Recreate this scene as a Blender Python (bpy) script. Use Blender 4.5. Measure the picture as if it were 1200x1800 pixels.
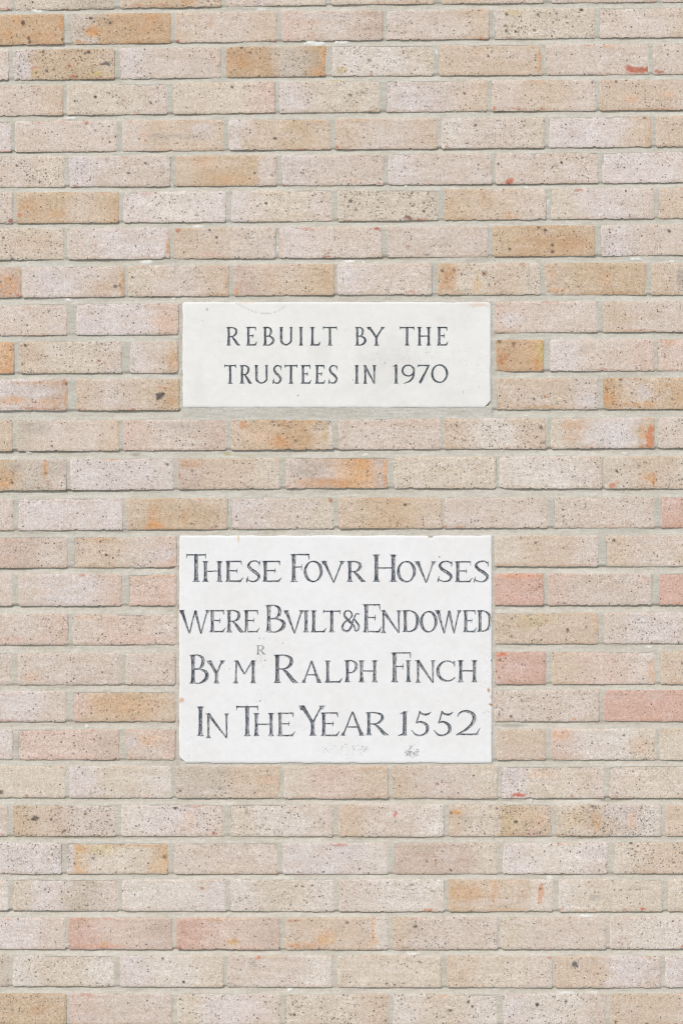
import bpy, math, random
import numpy as np
from mathutils import Vector

random.seed(7)
for o in list(bpy.data.objects):
    bpy.data.objects.remove(o)
SC = bpy.context.scene
C = SC.collection

# ---------------------------------------------------------------- scale: the wall is surveyed in units of 1.184 mm
S = 0.225 / 190.0
EYE = 1.60                      # height of the middle of the survey above the ground
def WX(x): return (x - 600.0) * S
def WZ(y): return EYE - (y - 900.0) * S

# ---------------------------------------------------------------- camera, sky, sun, exposure
DIST = 4.5
cam = bpy.data.cameras.new('camera')
co = bpy.data.objects.new('camera', cam); C.objects.link(co)
cam.sensor_fit = 'VERTICAL'; cam.sensor_height = 36.0
cam.lens = 36.0 * DIST / (1800 * S)
cam.clip_end = 500
co.location = (0, -DIST, EYE); co.rotation_euler = (math.radians(90), 0, 0)
SC.camera = co

SUN_EL, SUN_AZ = math.radians(43), math.radians(-28)     # azimuth from the wall's outward normal, minus = left
world = bpy.data.worlds.new('World'); SC.world = world
world.use_nodes = True
wn = world.node_tree
bg = wn.nodes['Background']
sky = wn.nodes.new('ShaderNodeTexSky'); sky.sky_type = 'NISHITA'; sky.sun_disc = False
sky.sun_elevation = SUN_EL
sky.air_density = 1.0; sky.dust_density = 1.0; sky.ozone_density = 0.6
bg.inputs['Strength'].default_value = 0.10
wn.links.new(sky.outputs[0], bg.inputs['Color'])
sun = bpy.data.lights.new('sun', 'SUN'); so = bpy.data.objects.new('sun', sun); C.objects.link(so)
sun.energy = 1.9; sun.angle = math.radians(12); sun.color = (1.0, 0.937, 0.868)
to_sun = Vector((math.sin(SUN_AZ) * math.cos(SUN_EL), -math.cos(SUN_AZ) * math.cos(SUN_EL), math.sin(SUN_EL)))
so.rotation_euler = to_sun.to_track_quat('Z', 'Y').to_euler()
sky.sun_rotation = math.atan2(to_sun.x, to_sun.y)
vs = SC.view_settings
vs.view_transform = 'Standard'; vs.look = 'None'; vs.gamma = 1; vs.use_curve_mapping = False
vs.exposure = 0.735
SC.cycles.filter_width = 1.15
LIGHT = 1.25                    # seen value / surface colour: used to turn seen colours into surface colours

# ---------------------------------------------------------------- small helpers
def lin(c):
    c = np.asarray(c, float) / 255.0
    return np.where(c <= 0.04045, c / 12.92, ((c + 0.055) / 1.055) ** 2.4)
def surf(c): return np.clip(lin(c) / LIGHT, 0, 0.86)

def _h(ix, iy, seed):
    n = (ix.astype(np.int64) * 374761393 + iy.astype(np.int64) * 668265263 + int(seed) * 974711) & 0x7fffffff
    n = ((n ^ (n >> 13)) * 1274126177) & 0x7fffffff
    n = (n ^ (n >> 16)) & 0xffff
    return n / 65535.0
def vn(x, y, seed=0):           # smooth value noise, -1..1
    x = np.asarray(x, float); y = np.asarray(y, float) + 0 * x; x = x + 0 * y
    ix = np.floor(x); iy = np.floor(y); fx = x - ix; fy = y - iy
    fx = fx * fx * (3 - 2 * fx); fy = fy * fy * (3 - 2 * fy)
    a = _h(ix, iy, seed); b = _h(ix + 1, iy, seed); c = _h(ix, iy + 1, seed); d = _h(ix + 1, iy + 1, seed)
    return 2 * ((a * (1 - fx) + b * fx) * (1 - fy) + (c * (1 - fx) + d * fx) * fy) - 1
def fbm(x, y, seed=0, o=3):
    r = 0; a = 1; t = 0
    for k in range(o):
        r = r + a * vn(x * 2 ** k, y * 2 ** k, seed + 31 * k); t += a; a *= 0.55
    return r / t
def sstep(a, b, x):
    t = np.clip((x - a) / (b - a), 0, 1); return t * t * (3 - 2 * t)

def build(name, V, F, mat, parent=None, attrs=None, loc=(0, 0, 0), smooth=True):
    me = bpy.data.meshes.new(name)
    V = np.asarray(V, np.float32) - np.asarray(loc, np.float32); F = np.asarray(F, np.int32)
    me.vertices.add(len(V)); me.vertices.foreach_set('co', V.ravel())
    me.loops.add(F.size); me.loops.foreach_set('vertex_index', F.ravel())
    me.polygons.add(len(F))
    me.polygons.foreach_set('loop_start', np.arange(0, F.size, F.shape[1], dtype=np.int32))
    try: me.polygons.foreach_set('loop_total', np.full(len(F), F.shape[1], np.int32))
    except Exception: pass
    me.update(calc_edges=True)
    me.polygons.foreach_set('use_smooth', np.full(len(F), smooth, bool))
    for k, a in (attrs or {}).items():
        a = np.asarray(a, np.float32)
        if a.ndim == 2:
            at = me.color_attributes.new(k, 'FLOAT_COLOR', 'POINT')
            at.data.foreach_set('color', np.concatenate([a, np.ones((len(a), 1), np.float32)], 1).ravel())
        else:
            at = me.attributes.new(k, 'FLOAT', 'POINT'); at.data.foreach_set('value', a)
    me.materials.append(mat)
    o = bpy.data.objects.new(name, me); o.location = loc
    C.objects.link(o)
    if parent is not None:
        o.parent = parent
        o.location = Vector(loc) - parent.location
    return o
def empty(name, loc, label, cat, group=None):
    o = bpy.data.objects.new(name, None); C.objects.link(o); o.location = loc
    o['label'] = label; o['category'] = cat
    if group: o['group'] = group
    return o

# ---------------------------------------------------------------- materials
class NT:
    def __init__(s, name):
        s.m = bpy.data.materials.new(name); s.m.use_nodes = True
        s.t = s.m.node_tree; s.b = s.t.nodes['Principled BSDF']
        s.b.inputs['Specular IOR Level'].default_value = 0.25
    def n(s, typ, **kw):
        nd = s.t.nodes.new(typ)
        for k, v in kw.items(): setattr(nd, k, v)
        return nd
    def link(s, a, b): s.t.links.new(a, b)
    def setin(s, nd, key, v):
        if hasattr(v, 'is_output'): s.link(v, nd.inputs[key])
        else: nd.inputs[key].default_value = v
    def math(s, op, a, b=0.0, clamp=False):
        nd = s.n('ShaderNodeMath', operation=op, use_clamp=clamp)
        s.setin(nd, 0, a); s.setin(nd, 1, b); return nd.outputs[0]
    def attr(s, name):
        nd = s.n('ShaderNodeAttribute', attribute_name=name); return nd
    def mix(s, fac, a, b, blend='MIX'):
        nd = s.n('ShaderNodeMix', data_type='RGBA', blend_type=blend)
        s.setin(nd, 0, fac); s.setin(nd, 6, a); s.setin(nd, 7, b); return nd.outputs[2]
    def noise(s, vec, scale, detail=3, rough=0.55):
        nd = s.n('ShaderNodeTexNoise'); s.link(vec, nd.inputs['Vector'])
        nd.inputs['Scale'].default_value = scale; nd.inputs['Detail'].default_value = detail
        nd.inputs['Roughness'].default_value = rough; return nd.outputs['Fac']
    def vor(s, vec, scale, rand=1.0):
        nd = s.n('ShaderNodeTexVoronoi'); s.link(vec, nd.inputs['Vector'])
        nd.inputs['Scale'].default_value = scale; nd.inputs['Randomness'].default_value = rand; return nd
    def ramp(s, v, a, b, x=0.0, y=1.0):
        nd = s.n('ShaderNodeMapRange', clamp=True); s.link(v, nd.inputs[0])
        nd.inputs[1].default_value = a; nd.inputs[2].default_value = b
        nd.inputs[3].default_value = x; nd.inputs[4].default_value = y; return nd.outputs[0]
    def vec(s, stretch=(1, 1, 1)):
        tc = s.n('ShaderNodeTexCoord'); oi = s.n('ShaderNodeObjectInfo')
        sc = s.n('ShaderNodeVectorMath', operation='SCALE'); s.link(oi.outputs['Location'], sc.inputs[0]); sc.inputs['Scale'].default_value = 7.31
        ad = s.n('ShaderNodeVectorMath', operation='ADD'); s.link(tc.outputs['Object'], ad.inputs[0]); s.link(sc.outputs[0], ad.inputs[1])
        mu = s.n('ShaderNodeVectorMath', operation='MULTIPLY'); s.link(ad.outputs[0], mu.inputs[0]); mu.inputs[1].default_value = stretch
        return mu.outputs[0]
    def bump(s, h, dist, strength=1.0):
        nd = s.n('ShaderNodeBump'); nd.inputs['Distance'].default_value = dist; nd.inputs['Strength'].default_value = strength
        s.link(h, nd.inputs['Height']); s.link(nd.outputs[0], s.b.inputs['Normal'])

def brick_material():
    k = NT('buff_brick'); v = k.vec()
    col = k.attr('tone').outputs['Color']; pits = k.attr('pits').outputs['Fac']
    # sandy grain
    g1 = k.noise(v, 380, 2, 0.8); g2 = k.noise(v, 150, 3, 0.6); g3 = k.noise(v, 26, 4, 0.6)
    c = k.mix(1.0, col, k.mix(k.ramp(g1, 0.33, 0.67), (0.77, 0.75, 0.73, 1), (1.19, 1.20, 1.21, 1)), 'MULTIPLY')
    c = k.mix(1.0, c, k.mix(k.ramp(g2, 0.32, 0.68), (0.88, 0.865, 0.84, 1), (1.10, 1.11, 1.12, 1)), 'MULTIPLY')
    c = k.mix(1.0, c, k.mix(k.ramp(g3, 0.32, 0.68), (0.955, 0.93, 0.90, 1), (1.04, 1.06, 1.075, 1)), 'MULTIPLY')
    drag = k.noise(k.vec((0.22, 1, 1.5)), 55, 3, 0.65)
    c = k.mix(1.0, c, k.mix(k.ramp(drag, 0.35, 0.65), (0.945, 0.935, 0.915, 1), (1.045, 1.05, 1.055, 1)), 'MULTIPLY')
    # fine dark pits: small and medium, in loose clusters
    clus = k.noise(v, 34, 2, 0.5)
    def dots(scale, keep, r0, r1, by):
        w = k.n('ShaderNodeVectorMath', operation='ADD'); k.link(v, w.inputs[0])
        nz = k.n('ShaderNodeTexNoise'); k.link(v, nz.inputs['Vector']); nz.inputs['Scale'].default_value = scale * 1.9
        ns = k.n('ShaderNodeVectorMath', operation='SCALE'); k.link(nz.outputs['Color'], ns.inputs[0]); ns.inputs['Scale'].default_value = 0.8 / scale
        k.link(ns.outputs[0], w.inputs[1])
        vo = k.vor(w.outputs[0], scale)
        sep = k.n('ShaderNodeSeparateColor'); k.link(vo.outputs['Color'], sep.inputs[0])
        lim = k.math('MULTIPLY', k.math('ADD', k.ramp(clus, 0.36, 0.64, 0.05, 1.15), by), k.math('MULTIPLY', pits, keep))
        on = k.ramp(k.math('SUBTRACT', lim, sep.outputs[0]), 0.0, 0.04)
        rad = k.ramp(sep.outputs[1], 0, 1, r0, r1)
        d = k.math('SUBTRACT', rad, vo.outputs['Distance'])
        return k.math('MULTIPLY', k.ramp(d, -0.05, 0.07), on), sep.outputs[2]
    d1, s1 = dots(330, 0.34, 0.24, 0.48, 0.1)
    d2, s2 = dots(150, 0.60, 0.18, 0.38, 0.0)
    d3, s3 = dots(78, 0.075, 0.12, 0.26, 0.0)
    c = k.mix(k.math('MULTIPLY', d1, 0.55), c, (0.16, 0.13, 0.105, 1))
    c = k.mix(k.math('MULTIPLY', d2, k.ramp(s2, 0, 1, 0.50, 0.95)), c, (0.12, 0.10, 0.085, 1))
    c = k.mix(k.math('MULTIPLY', d3, k.ramp(s3, 0, 1, 0.5, 0.95)), c, (0.065, 0.05, 0.04, 1))
    k.link(c, k.b.inputs['Base Color']); k.b.inputs['Roughness'].default_value = 0.93
    h = k.math('ADD', k.math('MULTIPLY', g1, 0.5), k.math('MULTIPLY', g2, 0.9))
    h = k.math('SUBTRACT', h, k.math('MULTIPLY', k.math('MAXIMUM', d2, d3), 0.9))
    h = k.math('SUBTRACT', h, k.math('MULTIPLY', d1, 0.35))
    k.bump(h, 0.0005, 0.8)
    return k.m

def mortar_material():
    k = NT('grey_mortar'); v = k.vec()
    col = k.attr('tone').outputs['Color']
    g1 = k.noise(v, 380, 3, 0.75); g2 = k.noise(v, 130, 4, 0.65); g3 = k.noise(k.vec((0.5, 1, 1.4)), 18, 4, 0.6)
    c = k.mix(1.0, col, k.mix(k.ramp(g1, 0.3, 0.7), (0.84, 0.84, 0.83, 1), (1.12, 1.12, 1.13, 1)), 'MULTIPLY')
    c = k.mix(1.0, c, k.mix(k.ramp(g2, 0.32, 0.68), (0.91, 0.915, 0.905, 1), (1.07, 1.07, 1.075, 1)), 'MULTIPLY')
    c = k.mix(1.0, c, k.mix(k.ramp(g3, 0.32, 0.68), (0.93, 0.925, 0.90, 1), (1.05, 1.055, 1.07, 1)), 'MULTIPLY')
    k.link(c, k.b.inputs['Base Color']); k.b.inputs['Roughness'].default_value = 0.95
    tool = k.noise(k.vec((0.12, 1, 1)), 260, 2, 0.6)
    c = k.mix(1.0, c, k.mix(k.ramp(tool, 0.32, 0.68), (0.92, 0.915, 0.90, 1), (1.05, 1.05, 1.055, 1)), 'MULTIPLY'); k.link(c, k.b.inputs['Base Color'])
    k.bump(k.math('ADD', k.math('ADD', k.math('MULTIPLY', g1, 0.5), g2), tool), 0.0007, 0.8)
    return k.m

def stone_material():
    k = NT('white_stone'); v = k.vec()
    col = k.attr('tone').outputs['Color']; dirt = k.attr('dirt').outputs['Fac']; paint = k.attr('paint').outputs['Fac']; worn_amt = k.attr('worn').outputs['Fac']
    g1 = k.noise(v, 500, 3, 0.65); g2 = k.noise(v, 60, 4, 0.6); g3 = k.noise(v, 9, 4, 0.6)
    c = k.mix(1.0, col, k.mix(k.ramp(g1, 0.3, 0.7), (0.96, 0.96, 0.96, 1), (1.03, 1.03, 1.03, 1)), 'MULTIPLY')
    c = k.mix(1.0, c, k.mix(k.ramp(g2, 0.32, 0.68), (0.965, 0.965, 0.96, 1), (1.02, 1.02, 1.025, 1)), 'MULTIPLY')
    c = k.mix(1.0, c, k.mix(k.ramp(g3, 0.35, 0.65), (0.975, 0.972, 0.965, 1), (1.015, 1.015, 1.02, 1)), 'MULTIPLY')
    sp = k.noise(v, 430, 3, 0.75)
    thr = k.math('SUBTRACT', 0.70, k.math('MULTIPLY', dirt, 0.20))
    spot = k.ramp(k.math('SUBTRACT', sp, thr), 0.0, 0.03)
    c = k.mix(k.math('MULTIPLY', spot, 0.72), c, (0.10, 0.10, 0.10, 1))
    # weathered black letter paint, thin along the cutter's strokes
    st = k.noise(k.vec((1, 1, 0.18)), 520, 2, 0.6); st2 = k.noise(v, 240, 3, 0.6)
    wear = k.math('ADD', k.math('MULTIPLY', st, 0.55), k.math('MULTIPLY', st2, 0.45))
    cover = k.math('SUBTRACT', 1.0, k.math('MULTIPLY', k.ramp(wear, 0.42, 0.60), worn_amt))
    pc = k.mix(k.noise(v, 70, 2), (0.010, 0.020, 0.033, 1), (0.060, 0.080, 0.108, 1))
    c = k.mix(k.math('MULTIPLY', paint, cover), c, pc)
    k.link(c, k.b.inputs['Base Color']); k.b.inputs['Roughness'].default_value = 0.85
    k.bump(k.math('ADD', k.math('MULTIPLY', g1, 0.4), g2), 0.0003, 0.5)
    return k.m

def ground_material():
    k = NT('paving'); v = k.vec()
    g = k.noise(v, 8, 5, 0.6); g2 = k.noise(v, 180, 3, 0.6)
    c = k.mix(g, (0.24, 0.23, 0.215, 1), (0.34, 0.33, 0.31, 1))
    c = k.mix(1.0, c, k.mix(g2, (0.85, 0.85, 0.85, 1), (1.12, 1.12, 1.12, 1)), 'MULTIPLY')
    k.link(c, k.b.inputs['Base Color']); k.b.inputs['Roughness'].default_value = 0.9
    k.bump(g2, 0.001, 0.5)
    return k.m
M_BRICK = brick_material(); M_MORTAR = mortar_material(); M_STONE = stone_material(); M_GROUND = ground_material()

# ---------------------------------------------------------------- survey of the wall
# course: (top at x=0, 600, 1200), (bottom at x=0, 600, 1200), bricks "x0-x1:tones+pits"
COURSES = [
 ((-38,-44,-50),(18,8,3),  "-160--14:PC1 -7-21:PP1 26-202:CG2 211-388:BTB2 395-573:PC2 583-762:CB1 776-955:BP1 969-1153:PP1 1162-1340:PP1"),
 ((26,18.5,13),(79,71,65), "-66-113:BDD2 123-301:GDD2 308-487:BPB1 495-673:KPM1 678-859:PPB1 867-1046:CCC3 1052-1235:PPB1"),
 ((88,80,76.5),(141,133.5,130), "-163-16:PP1 24-202:LTTB3 211-388:LPP1 397-573:DDGD3 582-762:WWC2 771-952:BB1 959-1140:PPP1 1147-1325:PB1"),
 ((150.5,142,139.5),(203.5,197,193), "-68-111:LPB1 118-295:CCP2 305-483:CCK1 491-668:LCC2 678-857:LPB1 864-1047:PBP1 1053-1232:BBP2"),
 ((213,209,203.5),(267,262.5,257.5), "-160-21:LL1 27-206:PPP1 215-394:PBB1 402-581:LBTB1 589-769:BPB1 776-957:WPC2 964-1144:LLB1 1152-1330:BB1"),
 ((275.5,272,266),(329,325.5,320.5), "-66-115:CPC2 122-300:LPP1 308-486:BTTP1 494-675:LPP1 682-864:LPP1 870-1052:PPP1 1057-1236:LLP1"),
 ((338.5,334,329.5),(392.5,388.5,383.5), "-160-23:PP1 30-209:TTBT1 217-397:LWL2 406-585:LCP1 593-771:CC3 780-959:TBP1 968-1149:CLP2 1156-1335:BB1"),
 ((402,399,394.5),(456.5,453,448.5), "-66-114:CC2 119-299:PLL1 305-484:BP1 491-671:LPP1 679-858:PPP1 866-1045:TDT2 1054-1233:LPC1"),
 ((470,463.5,461.5),(523.5,518,518), "-145-37:OM1 40-219:PLPB1 225-402:CPB1 410-588:MBT1 593-759:LPP1 769-949:TCBC2 955-1135:BTT1 1142-1320:BG1"),
 ((535,531.5,528.5),(589.5,586,583), "-66-118:BPP1 134-314:LLK1 869-1050:KPP1 1058-1238:BPP1"),
 ((601,598,596.5),(656.5,654,651.5), "-160-25:CO1 34-214:BCP2 229-313:LPB1 871-955:DDO2 966-1149:LPK1 1154-1334:KP1"),
 ((667,666,664),(721.5,720.5,719), "-66-119:PLM1 135-315:BPBT2 871-1051:BBP1 1059-1238:DBTD2"),
 ((738.5,737,733),(793,790,787.5), "-160-23:BB1 30-210:GPPB1 217-398:KPM1 406-585:BTDB2 593-775:PPP1 780-960:BWB2 967-1150:CPLB1 1156-1335:PP1"),
 ((808,804,801),(862.5,858,859), "-66-117:BTGP2 124-305:LLL1 313-493:MBC1 502-683:PMOM1 692-871:CCC2 877-1058:WWP1 1061-1241:CBC1"),
 ((877,874.5,873),(932.5,929,927.5), "-160-24:PP1 33-216:LLL1 222-400:BTTB1 406-586:LPC1 595-777:BTB1 780-963:PPP1 971-1151:PPP1 1160-1340:RR1"),
 ((943.5,942,940.5),(998,996,995.5), "-66-119:RMP1 129-311:BBPK1 869-1051:CBP1 1063-1240:BPB1"),
 ((1009.5,1008.5,1008),(1065,1064.5,1063.5), "-160-23:BP1 33-214:PLK1 225-310:KK1 868-955:RRR1 962-1145:KPP1 1157-1337:RR1"),
 ((1079.5,1078,1076),(1133.5,1132.5,1131), "-66-120:PPK1 128-311:PKP1 869-1051:BBB1 1061-1240:PLP1"),
 ((1148,1146.5,1145),(1203.5,1203,1202.5), "-160-22:PP1 32-212:PPP1 221-308:PP1 870-959:RRR1 969-1151:BKP1 1160-1340:BB1"),
 ((1215.5,1214,1213),(1268.5,1268,1268), "-66-117:PLP1 128-308:KTTB1 868-1052:PPP2 1061-1240:RRR1"),
 ((1282,1281.5,1281),(1335.5,1335.5,1336), "-160-23:LL1 31-211:KKM1 221-308:KPK1 872-958:BB0 968-1152:KWC1 1158-1338:CB0"),
 ((1346.5,1347,1346.5),(1402,1403.5,1403), "-66-116:CC1 121-302:LCW1 309-493:GGBB1 499-682:CKB1 689-874:BPC1 880-1062:LCP1 1070-1250:PCP1"),
 ((1415,1414,1414.5),(1469.5,1470.5,1469.5), "-165-15:PP1 24-205:TBPP3 214-395:WLP2 403-585:CWP2 595-780:BPW1 788-969:BCTB3 977-1161:CBPW3 1168-1348:BC2"),
 ((1481,1481.5,1480.5),(1536,1536.5,1535.5), "-75-108:WLL2 117-296:OCCT2 306-489:PPP1 497-682:LLW1 692-874:MMC1 883-1067:LWL1 1077-1255:CBC2"),
 ((1546.5,1546,1545.5),(1600.5,1602.5,1602), "-165-16:WW1 23-208:CLGP1 215-398:WWL1 404-588:WCW1 596-780:PWW2 788-971:TBBW1 981-1164:WCC1 1173-1350:CC1"),
 ((1613.5,1612.5,1611.5),(1668.5,1669.5,1668), "-66-116:CLP1 120-303:RKM1 311-493:RKM1 502-682:BBBW1 690-875:BPPP2 880-1065:CPP1 1071-1250:PWP1"),
 ((1679,1679.5,1680),(1733.5,1735.5,1736), "-165-17:GG1 23-203:WCW1 211-393:LWC1 400-584:PPW1 593-775:CCC2 785-970:BCP1 975-1160:BBLP1 1168-1348:LW1"),
 ((1746,1747,1746.5),(1801,1802,1802), "-66-117:BTT2 123-303:KPP1 311-493:CLP1 500-682:CCB2 690-874:WCW2 883-1065:LWP2 1071-1250:BBW1"),
]
TONE = {'D': (197,165,128), 'P': (212,198,186), 'L': (217,207,202), 'C': (213,201,184), 'B': (208,189,168), 'T': (202,178,148), 'G': (198,186,171),
        'O': (210,171,130), 'K': (213,191,177), 'R': (207,170,154), 'W': (220,211,201), 'M': (200,180,165)}
MID = surf((211,197,185))
TONE = {k: (surf(v) * 0.82 + MID * 0.18) * 1.05 for k, v in TONE.items()}
def yline(tr, x):
    return np.interp(x, (0, 600, 1200), tr) + np.where(np.asarray(x) < 0, np.asarray(x) * (tr[1]-tr[0])/600, 0) + np.where(np.asarray(x) > 1200, (np.asarray(x)-1200) * (tr[2]-tr[1])/600, 0)
def parse(t):
    out = []
    for w in t.split():
        rng, tn = w.split(':')
        i = rng.index('-', 1)
        out.append((float(rng[:i]), float(rng[i+1:]), tn[:-1], int(tn[-1])))
    return out

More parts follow.
